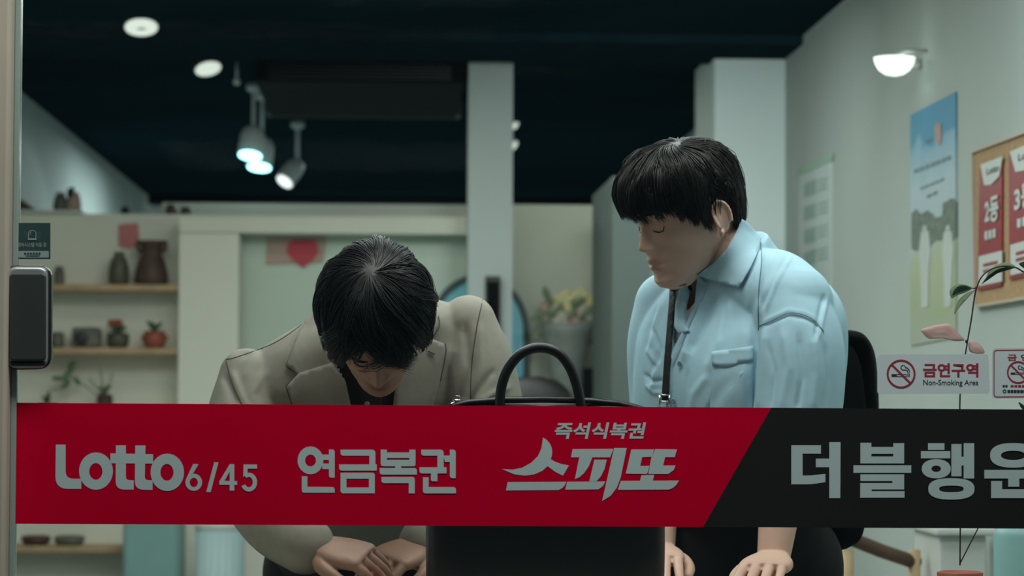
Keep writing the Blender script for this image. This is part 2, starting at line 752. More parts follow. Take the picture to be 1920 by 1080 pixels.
# low wall with a ledge, alcove and pilaster
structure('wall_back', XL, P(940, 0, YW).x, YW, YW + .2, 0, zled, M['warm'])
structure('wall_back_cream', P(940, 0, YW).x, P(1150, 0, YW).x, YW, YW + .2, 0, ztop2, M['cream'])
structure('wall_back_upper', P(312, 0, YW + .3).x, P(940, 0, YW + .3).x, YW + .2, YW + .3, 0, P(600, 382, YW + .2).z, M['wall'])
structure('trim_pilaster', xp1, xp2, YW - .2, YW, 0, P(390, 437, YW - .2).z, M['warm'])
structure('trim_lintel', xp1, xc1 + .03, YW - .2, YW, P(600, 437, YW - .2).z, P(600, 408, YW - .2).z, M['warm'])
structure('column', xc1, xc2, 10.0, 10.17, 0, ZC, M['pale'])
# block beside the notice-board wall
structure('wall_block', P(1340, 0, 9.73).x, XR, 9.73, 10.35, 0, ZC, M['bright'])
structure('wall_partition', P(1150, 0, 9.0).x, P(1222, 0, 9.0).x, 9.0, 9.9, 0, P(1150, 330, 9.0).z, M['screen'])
# ceiling beams
structure('ceiling_beam', XL, XR, 9.3, 9.9, ZC - .03, ZC, M['beam'])
structure('ceiling_beam', XL, XR, 17.2, 17.5, P(600, 382, 17.2).z, ZC - .02, M['dark'])
structure('ceiling_beam', XL, XR, 17.05, 17.2, P(600, 332, 17.05).z, ZC, M['beam'])

# frosted pane with its frame
wn = empty('window_2', P(660, 700, YW - .02))
wn['kind'] = 'structure'
plateY('pane', [[[(449, 438), (880, 438), (880, 990), (449, 990)]]], YW - .03, 0.008, M['frost'], wn)
fr = MB()
for a, b in (((449, 438), (880, 438)), ((449, 438), (449, 990))):
    p, q = P(*a, YW - .04), P(*b, YW - .04)
    fr.box(min(p.x, q.x) - .008, max(p.x, q.x) + .008, YW - .06, YW - .02, min(p.z, q.z) - .008, max(p.z, q.z) + .008)
fr.build('window_frame', M['wall'], wn)

# diamond sign with its soft halo painted on the pane in salmon
sg = empty('diamond_sign', P(566, 500, YW - .06), 'red diamond sign with salmon halo painted on the frosted pane', 'sign')
plateY('salmon_halo', [[[(500, 446, 0), (612, 446, 0), (606, 492, 0), (498, 496, 0)]]], YW - .045, 0.002, M['salmon'], sg)
plateY('diamond', [[[(540, 456), (552, 450), (582, 450), (594, 456), (598, 472), (586, 488), (568, 502), (550, 488), (537, 472)]]], YW - .052, 0.003, M['red'], sg)

# ------------------------------------------------------------------ front glass
wf = empty('window_1', P(960, 1000, YG))
wf['kind'] = 'structure'
g = bpy.data.materials.new('clear_glass')
g.use_nodes = True
nt = g.node_tree
nt.nodes.clear()
out = nt.nodes.new('ShaderNodeOutputMaterial')
mx = nt.nodes.new('ShaderNodeMixShader')
tr = nt.nodes.new('ShaderNodeBsdfTransparent')
tr.inputs[0].default_value = (0.965, 0.99, 0.975, 1)
gl = nt.nodes.new('ShaderNodeBsdfGlossy')
gl.inputs['Roughness'].default_value = 0.02
fz = nt.nodes.new('ShaderNodeFresnel')
fz.inputs[0].default_value = 1.4
nt.links.new(fz.outputs[0], mx.inputs[0])
nt.links.new(tr.outputs[0], mx.inputs[1])
nt.links.new(gl.outputs[0], mx.inputs[2])
nt.links.new(mx.outputs[0], out.inputs[0])
M['glass'] = g
xg0, xg1 = P(30, 540, YG).x, P(2300, 540, YG).x
mb = MB()
mb.box(xg0, xg1, YG - .004, YG + .004, 0.05, ZC)
mb.build('pane', g, wf)
mb = MB()
x9 = P(24, 540, YG).x
mb.v, mb.f = [], []
mb.box(x9 - .20, x9, YG - .05, YG + .05, 0, ZC)
mb.build('frame_post', M['jamb'], wf, bevel=.006)
mb = MB()
mb.box(x9, xg0 + .004, YG - .012, YG + .012, 0, ZC)
mb.build('edge_strip', M['edge'], wf, bevel=.002)
mb = MB()
mb.box(x9, xg1, YG - .03, YG + .03, 0, 0.05)
mb.build('sill_rail', M['jamb'], wf)

# ------------------------------------------------------------------ ceiling unit
p1, p2 = P(478, 115, 10.05), P(872, 156, 10.05)
ac = empty('ceiling_unit', ((p1.x + p2.x) / 2, 10.6, p2.z), 'long dark box unit hanging under the navy ceiling beside the column', 'ceiling unit')
mb = MB()
mb.box(p1.x, p2.x, 10.05, 11.35, p2.z, ZC)
mb.build('casing', M['dark'], ac, bevel=.01)
mb = MB()
mb.box(p1.x - .02, p2.x + .02, 11.35, 11.50, P(600, 214, 11.35).z, ZC)
mb.build('rear_panel', mat('brown_panel', (0.085, 0.075, 0.06), .6, noise=.2), ac, bevel=.006)
mb = MB()
for i in range(5):
    mb.box(p1.x + .05, p2.x - .05, 10.045 - .006, 10.05, p2.z + .012 + i * .012, p2.z + .016 + i * .012)
mb.build('grille', M['black'], ac)
# ------------------------------------------------------------------ lamps


def spot(px, py, Y, r, h, lean, top_px, face, label, shell, group=None, energy=0, color=(1, 1, 1)):
    """pendant spotlight: stem from the ceiling, can, glowing face"""
    c = P(px, py, Y)
    o = empty('spotlight', (c.x, c.y, c.z), label, 'lamp', group)
    ax = Vector(lean).normalized()           # direction the lamp shines
    mb = MB()
    mb.lathe(c, [(r * .55, -h), (r * .8, -h * .95), (r, -h * .7), (r, -.004), (r * .93, 0)], 28, ax)
    mb.build('can', shell, o, True)
    mb = MB()
    mb.lathe(c + ax * .001, [(r * .90, 0), (r * .90, .003), (r * .6, .006)], 28, ax)
    mb.build('lamp_face', face, o, True)
    top = c - ax * h * .9
    zt = ZC if top_px is None else P(*top_px, Y).z
    mb = MB()
    mb.tube([top, (top.x, top.y, top.z + .03), (top.x, top.y, zt)], .008, 8)
    mb.build('stem', M['lampshell'], o)
    mb = MB()
    mb.lathe((top.x, top.y, ZC - .03), [(.022, 0), (.03, .01), (.03, .0299)], 20)
    mb.build('ceiling_rose', M['lampshell'], o, True)
    if energy:
        l = bpy.data.lights.new('spot_bulb', 'SPOT')
        l.energy = energy
        l.color = color
        l.spot_size = math.radians(110)
        l.shadow_soft_size = r * .8
        lo = bpy.data.objects.new('spot_bulb', l)
        lo.location = (ax * .02)[:]
        lo.rotation_euler = ax.to_track_quat('-Z', 'Y').to_euler()
        COL.objects.link(lo)
        lo.parent = o
    return o


spot(469, 291, 10.9, .050, .115, (-.10, -.32, -.94), None, M['lampcyan'], 'cyan glowing spotlight, upper of the touching pair below the dark ceiling unit', M['lampshell'], None, 7, (.6, .95, 1))
spot(486, 313, 11.2, .052, .12, (-.08, -.30, -.95), None, M['lampcyan'], 'cyan glowing spotlight, lower of the touching pair below the dark ceiling unit', M['lampshell'], None, 7, (.6, .95, 1))
spot(534, 340, 12.4, .042, .12, (-.50, -.45, -.74), None, M['lampwhite'], 'small white spotlight on a thin stem, lowest lamp over the shelf wall', M['lampshell'], None, 5, (.95, 1, .95))
spot(265, 50, 9.1, .06, .05, (.05, -.40, -.91), None, M['lampdim'], 'black spotlight added for a reflected lamp glow nearest the glass door frame', M['black'])  # added lamp, its pale face stands in for a reflected lamp glow
spot(390, 128, 9.95, .052, .05, (.22, -.40, -.88), None, M['lampdim'], 'black spotlight with tilted pale oval face beside the dark ceiling unit', M['black'])
spot(966, 234, 12.4, .022, .05, (.75, -.4, -.5), None, M['lampdim'], 'tiny pale spotlight head peeping past the column, upper of two', M['lampshell'])
spot(964, 272, 13.2 - .35, .024, .05, (.75, -.4, -.5), None, M['lampdim'], 'tiny pale spotlight head peeping past the column, lower of two', M['lampshell'])
c = P(444, 153, 10.2)
mb = MB()
mb.ball((c.x, c.y, c.z), (.014, .014, .014))
mb.lathe((c.x, c.y, c.z), [(.005, .01), (.005, ZC - c.z)], 8)
tag(mb.build('sensor_ball', M['lampshell'], None, True), 'small pale ball sensor hanging beside the dark ceiling unit', 'sensor')

# glowing half-dome standing in for a street lamp reflected in the glass
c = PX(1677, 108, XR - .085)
lo = empty('lamp_reflection', (XR, c.y, c.z), 'bright white half-dome added for a street lamp reflection above the posters', 'lamp')
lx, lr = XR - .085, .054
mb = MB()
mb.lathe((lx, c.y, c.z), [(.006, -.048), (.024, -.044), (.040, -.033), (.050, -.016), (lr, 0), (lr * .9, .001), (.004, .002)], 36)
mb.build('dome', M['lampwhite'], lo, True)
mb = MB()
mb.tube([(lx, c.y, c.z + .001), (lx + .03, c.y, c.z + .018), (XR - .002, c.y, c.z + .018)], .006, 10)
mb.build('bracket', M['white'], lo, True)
p = PX(1727, 122, XR)
mb = MB()
mb.lathe((XR - .012, p.y, p.z - .01), [(.012, 0), (.014, .006), (.012, .024)], 14)
tag(mb.build('cable_clip', M['white'], None, True), 'small white cable clip on the wall beside the glowing dome', 'clip')

# ------------------------------------------------------------------ pottery shelves


def lathe_thing(name, px, py_base, Y, prof, material, label, cat='pot', group=None, tilt=None):
    c = P(px, py_base, Y)
    mb = MB()
    mb.lathe((c.x, c.y, c.z), prof, 30)
    return tag(mb.build(name, material, None, True, origin=(c.x, c.y, c.z)), label, cat, group), c


YS = YW - .10
pxm = YS / FPX
xa = XL
for k, (py, nm) in enumerate(((533, 'upper wooden shelf board holding two dark vases'), (652, 'middle wooden shelf board holding small pots'), (770, 'lower wooden shelf board behind the red banner'), (1024, 'bottom wooden shelf board with low dark pots'))):
    z = P(200, py, YW - .17).z
    mb = MB()
    mb.box(xa + .002, xp1 - .002, YW - .17, YW - .001, z - .024, z)
    tag(mb.build('shelf_board', M['wood'], None, bevel=.003), nm, 'shelf', 'wooden alcove shelves')

hs = [P(200, py, YW - .17).z for py in (533, 652, 770, 1024)]


def onshelf(px, k, Y=YS):
    c = P(px, 600, Y)
    return Vector((c.x, Y, hs[k] + .0005))


def shelfpot(name, px, k, prof, material, label, cat='vase', group=None, s=1.0):
    c = onshelf(px, k)
    mb = MB()
    mb.lathe(c, [(r * pxm * s, h * pxm * s) for r, h in prof], 30)
    return tag(mb.build(name, material, None, True, origin=c), label, cat, group), c


u = pxm
shelfpot('vase', 222, 0, [(15, 0), (19, 6), (19, 30), (15, 46), (10, 54), (9, 60), (11, 62), (8, 60), (7, 40)], M['olive'], 'slim olive vase beside the broad brown vase', 'vase')
t = empty('vase', onshelf(283, 0), 'broad brown vase with flared square mouth and two ears', 'vase')
c = onshelf(283, 0)
mb = MB()
mb.lathe(c, [(29 * u, 0), (32 * u, 5 * u), (31 * u, 22 * u), (26 * u, 42 * u), (19 * u, 58 * u), (18 * u, 66 * u), (23 * u, 76 * u), (25 * u, 83 * u), (22 * u, 81 * u), (15 * u, 60 * u)], 30)
mb.build('body', M['brown'], t, True)
for s in (-1, 1):
    mb = MB()
    mb.tube([c + Vector((s * 19 * u, 0, 62 * u)), c + Vector((s * 27 * u, 0, 70 * u)), c + Vector((s * 25 * u, 0, 84 * u))], 4 * u, 10)
    mb.build('ear', M['brown'], t, True)
shelfpot('glass_jar', 110, 0, [(9, 0), (10, 4), (10, 24), (7, 30), (8, 34), (7, 34), (6, 20)], M['grey'], 'small grey-green jar on upper shelf by the door lock', 'jar')
shelfpot('pot', 108, 1, [(11, 0), (13, 6), (13, 24), (10, 29), (9, 27), (8, 10)], M['grey'], 'dark grey cup at the end of middle shelf beside the lock', 'pot')
# box-like pot with a dark opening
c = onshelf(163, 1)
t = empty('planter', c, 'square grey clay planter with a dark opening on the middle shelf', 'planter')
mb = MB()
mb.box(c.x - 26 * u, c.x + 26 * u, c.y - .04, c.y + .04, c.z, c.z + 38 * u)
mb.build('body', M['grey'], t, bevel=.012, seg=3)
mb = MB()
mb.lathe(c + Vector((-8 * u, -.0385, 17 * u)), [(13 * u, 0), (13 * u, .004), (10 * u, .006)], 20, (0, -1, 0))
mb.build('opening', M['black'], t, True)


def leaf(mb, base, d, up, L, W, n=7, bend=.25):
    """pointed leaf with a folded midrib and real thickness"""
    base, d, up = Vector(base), Vector(d).normalized(), Vector(up).normalized()
    s = d.cross(up).normalized()
    V, F = [], []
    for i in range(n + 1):
        t_ = i / n
        wd = W * math.sin(math.pi * min(t_ * .93 + .04, 1)) ** .8 * (1 - .25 * t_)
        c_ = base + d * L * t_ + up * (L * bend * t_ * (1 - t_) - L * bend * .5 * t_ * t_)
        for k in (-1, 0, 1):
            V.append(c_ + s * wd * k + up * (abs(k) * wd * .25))
    nb = len(V)
    V += [v - up * .0006 for v in V]
    for i in range(n):
        for k in range(2):
            q = i * 3 + k
            F.append((q, q + 1, q + 4, q + 3))
            F.append((q + nb + 3, q + nb + 4, q + nb + 1, q + nb))
        for e in (0, 2):
            q = i * 3 + e
            F.append((q, q + 3, q + 3 + nb, q + nb))
    mb.add(V, F)


def potted(px, k, w, h, pmat, label, leaves, blossom=None, Y=YS):
    c = onshelf(px, k, Y)
    t = empty('potted_plant', c, label, 'plant')
    mb = MB()
    mb.lathe(c, [(w * .36 * u, 0), (w * .48 * u, h * .3 * u), (w * .5 * u, h * .7 * u), (w * .45 * u, h * u), (w * .38 * u, h * .9 * u)], 26)
    mb.build('pot', pmat, t, True)
    mb = MB()
    for i in range(leaves):
        a = rnd.uniform(0, 6.28)
        leaf(mb, c + Vector((0, 0, h * .85 * u)), (math.cos(a) * .6, math.sin(a) * .5, rnd.uniform(.5, 1.3)), (0, -.5, .8), rnd.uniform(20, 34) * u, 6 * u)
    mb.build('foliage', M['leaf'], t, True)
    if blossom:
        mb = MB()
        for i in range(9):
            a = i * .7
            mb.ball(c + Vector((math.cos(a) * 9 * u - 6 * u, math.sin(a) * 8 * u, (h + 18 + 4 * math.sin(i * 2.1)) * u)), (6 * u, 6 * u, 4.5 * u), nu=10, nv=6)
        mb.build('blossom', blossom, t, True)
    return t


potted(222, 1, 42, 28, M['olive'], 'dark round pot of leaves with an orange blossom', 14, M['terra'])
t = potted(290, 1, 42, 32, M['terra'], 'orange-red clay pot with a small green top', 6)
c = onshelf(290, 1)
for s in (-1, 1):
    mb = MB()
    mb.tube([c + Vector((s * 18 * u, 0, 12 * u)), c + Vector((s * 24 * u, 0, 20 * u)), c + Vector((s * 17 * u, 0, 26 * u))], 2.5 * u, 8)
    mb.build('ear', M['terra'], t, True)
t = potted(198, 2, 30, 30, M['brown'], 'small brown pot with tall thin twigs above the red banner', 3)
c = onshelf(198, 2)
mb = MB()
for dx, dz in ((-10, 78), (-30, 60), (14, 70)):
    mb.tube([c + Vector((0, 0, 20 * u)), c + Vector((dx * .4 * u, 0, dz * .6 * u)), c + Vector((dx * u, .01, dz * u))], .0025, 6)
mb.build('twig', M['grey'], t)
mb = MB()
for i in range(9):
    b = c + Vector((rnd.uniform(-85, -50) * u, rnd.uniform(-.01, .02), rnd.uniform(50, 82) * u))
    leaf(mb, b, (rnd.uniform(-1, 1), 0, rnd.uniform(-.6, .8)), (0, -1, .2), 20 * u, 6 * u)
mb.tube([c + Vector((-4 * u, 0, 20 * u)), c + Vector((-40 * u, 0, 48 * u)), c + Vector((-70 * u, 0, 66 * u))], .002, 6)
mb.build('foliage', M['leaf'], t, True)
potted(92, 2, 36, 12, M['brown'], 'low brown dish with two upright green leaves', 4)
shelfpot('pot', 72, 3, [(20, 0), (26, 6), (28, 14), (24, 17), (20, 12)], M['brown'], 'low dark pot under the banner end nearest the door frame', 'pot')
shelfpot('pot', 135, 3, [(22, 0), (27, 5), (29, 13), (25, 17), (20, 12)], M['grey'], 'low grey-brown pot under the banner beside the teal cabinet', 'pot')
plateY('sign_reflection', [[roundpoly([(222, 421, 5), (259, 418, 5), (262, 460, 6), (240, 467, 10), (222, 462, 6)])]], YW - .004, .003, M['pink'])  # pink patch painted for the reflection of a red sign
tag(bpy.data.objects['sign_reflection'], 'pink patch standing in for a red sign reflection above the brown vase', 'sign_reflection')

# things on the ledge
zl = zled + .0005
YL = YW + .10


def led(px, Y=YL):
    return Vector((P(px, 400, Y).x, Y, zl))


c = led(96)
mb = MB()
mb.box(c.x - 66 * u, c.x + 66 * u, YW - .03, YW + .2, zled, zled + .012)
tag(mb.build('ledge_board', M['white'], None, bevel=.002), 'thin white board on the ledge under the three pottery pieces', 'board')
c = led(52)
c.z += .013
mb = MB()
mb.add([c + Vector(q) for q in ((-18 * u, -.03, 0), (20 * u, -.03, 0), (-14 * u, -.03, 24 * u), (-18 * u, .04, 0), (20 * u, .04, 0), (-14 * u, .04, 24 * u))], [(0, 1, 2), (5, 4, 3), (0, 3, 4, 1), (1, 4, 5, 2), (2, 5, 3, 0)])
tag(mb.build('clay_wedge', M['brown'], None, bevel=.006), 'small brown clay wedge at the end of the ledge', 'ornament')
c = led(113)
c.z += .013
mb = MB()
mb.lathe(c, [(12 * u, 0), (14 * u, 8 * u), (12 * u, 24 * u), (8 * u, 33 * u), (10 * u, 36 * u), (7 * u, 30 * u)], 24)
tag(mb.build('jar', M['grey'], None, True, origin=c), 'dark grey jar on the ledge touching a dusky pink jug', 'jar')
c = led(138)
c.z += .013
t = empty('jug', c, 'dusky pink jug with black spout leaning by the grey jar', 'jug')
mb = MB()
mb.lathe(c, [(13 * u, 0), (15 * u, 8 * u), (13 * u, 24 * u), (9 * u, 36 * u), (6 * u, 38 * u)], 24)
mb.build('body', M['petalp'], t, True)
mb = MB()
mb.tube([c + Vector((-6 * u, -.01, 24 * u)), c + Vector((-6 * u, -.02, 40 * u)), c + Vector((2 * u, -.02, 44 * u))], [6 * u, 6 * u, 4 * u], 10)
mb.build('spout', M['dark'], t, True)
c = led(235)
mb = MB()
mb.ball(c + Vector((0, 0, 9 * u)), 9 * u)
mb.lathe(c, [(4 * u, 0), (4 * u, 3 * u)], 12)
tag(mb.build('ball_ornament', M['black'], None, True, origin=c), 'small black ball ornament alone on the ledge', 'ornament')
for px, hh, nm in ((321, 22, 'squat brown jar on the ledge corner, nearer the pottery'), (349, 18, 'squat brown jar on the ledge corner, nearer the dark beam')):
    c = led(px)
    mb = MB()
    mb.lathe(c, [(9 * u, 0), (11 * u, 5 * u), (10 * u, hh * .8 * u), (6 * u, hh * u)], 20)
    tag(mb.build('jar', M['brown'], None, True, origin=c), nm, 'jar')

# cabinets low under the banner
a, b = P(238, 985, 10.15), P(344, 985, 10.15)
mb = MB()
mb.box(a.x, b.x, 10.0, 10.25, 0.0, P(290, 960, 10.15).z)
t = empty('cabinet', ((a.x + b.x) / 2, 10.1, 0), 'teal cabinet side below the banner beside the ribbed aqua bin', 'cabinet')
mb.build('carcass', M['teal'], t, bevel=.006)
mb = MB()
mb.box(a.x + .01, b.x - .01, 9.985, 10.0, .05, P(290, 970, 10.15).z)
mb.build('door', M['teal'], t, bevel=.004)
a, b = P(366, 985, 9.9), P(457, 985, 9.9)
t = empty('bin', ((a.x + b.x) / 2, 9.95, 0), 'ribbed pale aqua bin with white lid edge below the banner', 'bin')
z1 = P(400, 992, 9.85).z
V, F = [], []
n = 120
for z in (0.0, z1):
    for i in range(n):
        an = 2 * math.pi * i / n
        r_ = (b.x - a.x) / 2 * (1 + .03 * math.cos(an * 24))
        V.append(((a.x + b.x) / 2 + r_ * math.cos(an), 9.95 + r_ * math.sin(an), z))
F = [(i, (i + 1) % n, n + (i + 1) % n, n + i) for i in range(n)] + [tuple(reversed(range(n))), tuple(range(n, 2 * n))]
mb = MB()
mb.add(V, F)
mb.build('tub', M['aqua'], t, True)
mb = MB()
mb.lathe(((a.x + b.x) / 2, 9.95, z1), [((b.x - a.x) / 2 * 1.05, 0), ((b.x - a.x) / 2 * 1.05, .012), ((b.x - a.x) / 2 * .9, .02)], 40)
mb.build('lid', M['white'], t)

# ------------------------------------------------------------------ column panel, arch, flowers
a, b = P(910, 518, 9.985), P(937, 668, 9.985)
t = empty('speaker', ((a.x + b.x) / 2, 9.99, b.z), 'slim black wall speaker mounted on the pale column', 'speaker')
mb = MB()
mb.box(a.x, b.x, 9.955, 9.998, b.z, a.z)
mb.build('casing', M['black'], t, bevel=.004)
mb = MB()
mb.box(a.x + .006, b.x - .006, 9.950, 9.956, b.z + .02, a.z - .02)
mb.build('grille', M['dark'], t, bevel=.002)

ya = YW - .05


def arch(cx, top, hw, bottom):
    pts = [(cx - hw, bottom)] + [(cx - hw * math.cos(math.pi * i / 24), top + hw * 1.15 - hw * 1.15 * math.sin(math.pi * i / 24)) for i in range(25)] + [(cx + hw, bottom)]
    return pts


t = empty('arched_panel', P(898, 900, ya), 'cyan arched panel with dark green frame behind the pale column', 'panel')
plateY('panel_face', [[arch(898, 524, 84, 980)]], YW - .075, .004, M['cyan'], t)
plateY('panel_frame', [[arch(898, 514, 95, 990), arch(898, 525, 83, 980)]], YW - .08, .014, mat('green_frame', (.025, .06, .055), .5, noise=.1), t)

yf = 10.22
fs = yf / FPX
c = P(1062, 990, yf)
t = empty('flower_arrangement', (c.x, yf, 0), 'grey stone vase of yellow and white flowers against the cream wall', 'flowers')
zb0, zt0 = P(1060, 760, yf).z, P(1060, 606, yf).z
mb = MB()
mb.lathe((c.x, yf, 0), [(.10, 0), (.10, .03), (.06, .1), (.055, zb0 - .1), (.05, zb0), (.055, zb0 + .02), (.07, zt0 - .14), (.095, zt0 - .03), (.10, zt0), (.085, zt0 - .02)], 32)
mb.build('vase', M['stone'], t, True)
for px, py, r, mk in ((1058, 566, 22, 'petal'), (1088, 556, 17, 'petal'), (1040, 590, 18, 'petalw'), (1075, 590, 20, 'petalp'), (1029, 575, 18, 'petalp'), (1100, 585, 16, 'petalw'), (1055, 596, 14, 'petalw'), (1108, 566, 12, 'petal')):
    q = P(px, py, yf - rnd.uniform(0, .04))
    mb = MB()
    for i in range(14):
        a_ = i * 2.4
        rr = r * fs * math.sqrt(i / 14) * .8
        mb.ball(q + Vector((rr * math.cos(a_), rr * .5 * math.sin(a_ * 1.3), rr * math.sin(a_))), (r * fs * .42, r * fs * .30, r * fs * .36), nu=10, nv=6)
    mb.build('blossom', M[mk], t, True)
mb = MB()
for i in range(46):
    q = P(rnd.uniform(1015, 1112), rnd.uniform(555, 640), yf + rnd.uniform(-.04, .05))
    leaf(mb, q, (rnd.uniform(-1, 1), rnd.uniform(-.5, .2), rnd.uniform(-.6, 1)), (0, -1, .4), rnd.uniform(18, 34) * fs, 7 * fs)
for i in range(7):
    q = P(rnd.uniform(1030, 1100), 575, yf)
    mb.tube([(c.x, yf, zt0 - .05), (q.x, yf, q.z)], .003, 6)
mb.build('foliage', mat('dusty_leaf', (.17, .22, .13), .6, noise=.2), t, True)
# tall stone block beside vase
a, b = P(1094, 720, 9.9), P(1117, 720, 9.9)
mb = MB()
mb.box(a.x, b.x, 9.86, 9.96, 0, P(1100, 690, 9.9).z)
tag(mb.build('speaker_box', M['dark'], None, bevel=.006), 'narrow dark box standing between flower vase and pale partition', 'box')

# black round-backed chair
yc_ = 8.8
a = P(1000, 706, yc_)
t = empty('office_chair', (a.x, yc_, 0), 'black office chair with rounded back seen beyond the bag handle', 'chair')
mb = MB()
V, F = loft([((a.x, yc_ - .02, a.z - .45), (.14, 0, 0), (0, .03, 0)), ((a.x, yc_, a.z - .25), (.15, 0, 0), (0, .035, 0)), ((a.x, yc_ + .02, a.z - .08), (.13, 0, 0), (0, .035, 0)), ((a.x, yc_ + .03, a.z - .02), (.09, 0, 0), (0, .03, 0)), ((a.x, yc_ + .03, a.z), (.03, 0, 0), (0, .015, 0))], 40, 6)
mb.add(V, F)
mb.build('backrest', M['black'], t, True)
mb = MB()
V, F = loft([((a.x, yc_ - .23, .44), (.18, 0, 0), (0, .18, 0)), ((a.x, yc_ - .23, .47), (.22, 0, 0), (0, .22, 0)), ((a.x, yc_ - .23, .52), (.21, 0, 0), (0, .21, 0))], 40, 4, 3)
mb.add(V, F)
mb.build('seat', M['black'], t, True)
mb = MB()
mb.lathe((a.x, yc_ - .2, .06), [(.03, 0), (.03, .39)], 16)
mb.tube([(a.x, yc_ - .2, .43), (a.x, yc_ - .02, .42), (a.x, yc_ + .02, .60), (a.x, yc_ + .02, a.z - .4)], .02, 10)
mb.build('post', M['black'], t, True)
for k in range(5):
    an = k * 1.2566
    mb = MB()
    e_ = Vector((a.x + .26 * math.cos(an), yc_ - .2 + .26 * math.sin(an), .05))
    mb.tube([(a.x, yc_ - .2, .09), e_], [.022, .015], 10)
    mb.ball((e_.x, e_.y, .026), .025, nu=12, nv=8)
    mb.build('leg', M['black'], t, True)

# brown cupboard behind the partition
a, b = P(1200, 470, 10.0), P(1250, 470, 10.0)
t = empty('cupboard', ((a.x + b.x) / 2, 10.1, 0), 'tall brown wooden cupboard edge showing past the pale partition', 'cupboard')
mb = MB()
mb.box(a.x, b.x, 10.0, 10.3, 0, P(1220, 520, 10.0).z)
mb.build('carcass', M['dwood'], t, bevel=.006)
mb = MB()
mb.box(a.x + .008, b.x - .008, 9.982, 10.0, .06, P(1220, 524, 10.0).z)
mb.build('door', M['dwood'], t, bevel=.004)

# ------------------------------------------------------------------ posters on the side wall
M['mint'] = mat('mint_print', (.30, .47, .34), .5, noise=.08)
M['paper'] = mat('poster_paper', (.50, .58, .56), .45, noise=.04)
M['ptext'] = mat('grey_green_print', (.26, .37, .34), .5, noise=.05)
c = PX(1528, 560, XR)
t = empty('poster', (XR, c.y, c.z), 'faded white notice poster with mint heading band beyond the man in blue', 'poster')
plateX('sheet', [[[(1499, 318), (1560, 289), (1560, 600), (1499, 596)]]], XR - .003, .002, M['paper'], t)
plateX('heading_band', [[[(1497, 316), (1561, 286), (1561, 300), (1497, 329)]]], XR - .006, .002, M['mint'], t)
for i, y in enumerate((336, 380, 424, 466)):
    plateX('picture', [[[(1508, y + 8), (1530, y), (1530, y + 27), (1508, y + 34)]]], XR - .006, .001, M['ptext'], t)
    plateX('print_lines', [[[(1534, y + 2 + k * 9), (1552, y - 4 + k * 9), (1552, y - 1 + k * 9), (1534, y + 5 + k * 9)]] for k in range(3)], XR - .006, .001, M['ptext'], t)

skm = bpy.data.materials.new('sky_print')
skm.use_nodes = True
nt = skm.node_tree
b_ = nt.nodes['Principled BSDF']
b_.inputs['Roughness'].default_value = .45
tc = nt.nodes.new('ShaderNodeTexCoord')
sx = nt.nodes.new('ShaderNodeSeparateXYZ')
nt.links.new(tc.outputs['Generated'], sx.inputs[0])
no = nt.nodes.new('ShaderNodeTexNoise')
no.inputs['Scale'].default_value = 3.2
no.inputs['Detail'].default_value = 4
nt.links.new(tc.outputs['Generated'], no.inputs['Vector'])
ad = nt.nodes.new('ShaderNodeMath')
ad.operation = 'MULTIPLY_ADD'
ad.inputs[1].default_value = .30
nt.links.new(no.outputs['Fac'], ad.inputs[0])
nt.links.new(sx.outputs['Z'], ad.inputs[2])
rp = nt.nodes.new('ShaderNodeValToRGB')
els = rp.color_ramp.elements
els[0].position, els[0].color = .10, (.42, .46, .44, 1)
els[1].position, els[1].color = .30, (.40, .47, .30, 1)
for ps, cl in ((.52, (.46, .52, .36, 1)), (.60, (.46, .57, .60, 1)), (.80, (.44, .56, .62, 1)), (.98, (.22, .44, .58, 1)), (1.0, (.07, .30, .48, 1))):
    e = els.new(ps)
    e.color = cl
nt.links.new(ad.outputs[0], rp.inputs['Fac'])
nt.links.new(rp.outputs['Color'], b_.inputs['Base Color'])
c = PX(1750, 640, XR)
t = empty('poster', (XR, c.y, c.z), 'tall blue-sky poster with trees and white figures on grass', 'poster')
plateX('sheet', [[[(1708, 216), (1793, 172), (1793, 632), (1708, 648)]]], XR - .003, .002, skm, t)
M['tree'] = mat('tree_print', (.16, .20, .16), .5, noise=.4, nscale=60)
for cx, cy, rx, ry in ((1718, 432, 16, 38), (1738, 430, 18, 36), (1760, 428, 12, 22), (1782, 412, 18, 40)):
    ol = [(x + rnd.uniform(-2, 2), y + rnd.uniform(-3, 3)) for x, y in ell(cx, cy, rx, ry, 26)]
    ol = [(min(max(x, 1709), 1792), y) for x, y in ol]
    plateX('printed_tree', [[ol]], XR - .0050 - cx * 4e-7, .0006, M['tree'], t)
M['wprint'] = mat('white_print', (.55, .60, .57), .5, noise=.04)
for cx in (1734, 1777):
    plateX('printed_figure', [[ell(cx, 428, 3.5, 6, 20)], [roundpoly([(cx - 7, 434, 4), (cx + 7, 432, 4), (cx + 11, 470, 4), (cx + 8, 500, 4), (cx + 6, 575, 2), (cx - 6, 577, 2), (cx - 8, 502, 4), (cx - 11, 474, 4)])]], XR - .0065, .0006, M['wprint'], t)
M['gprint'] = mat('grey_print', (.20, .27, .30), .5, noise=.1)
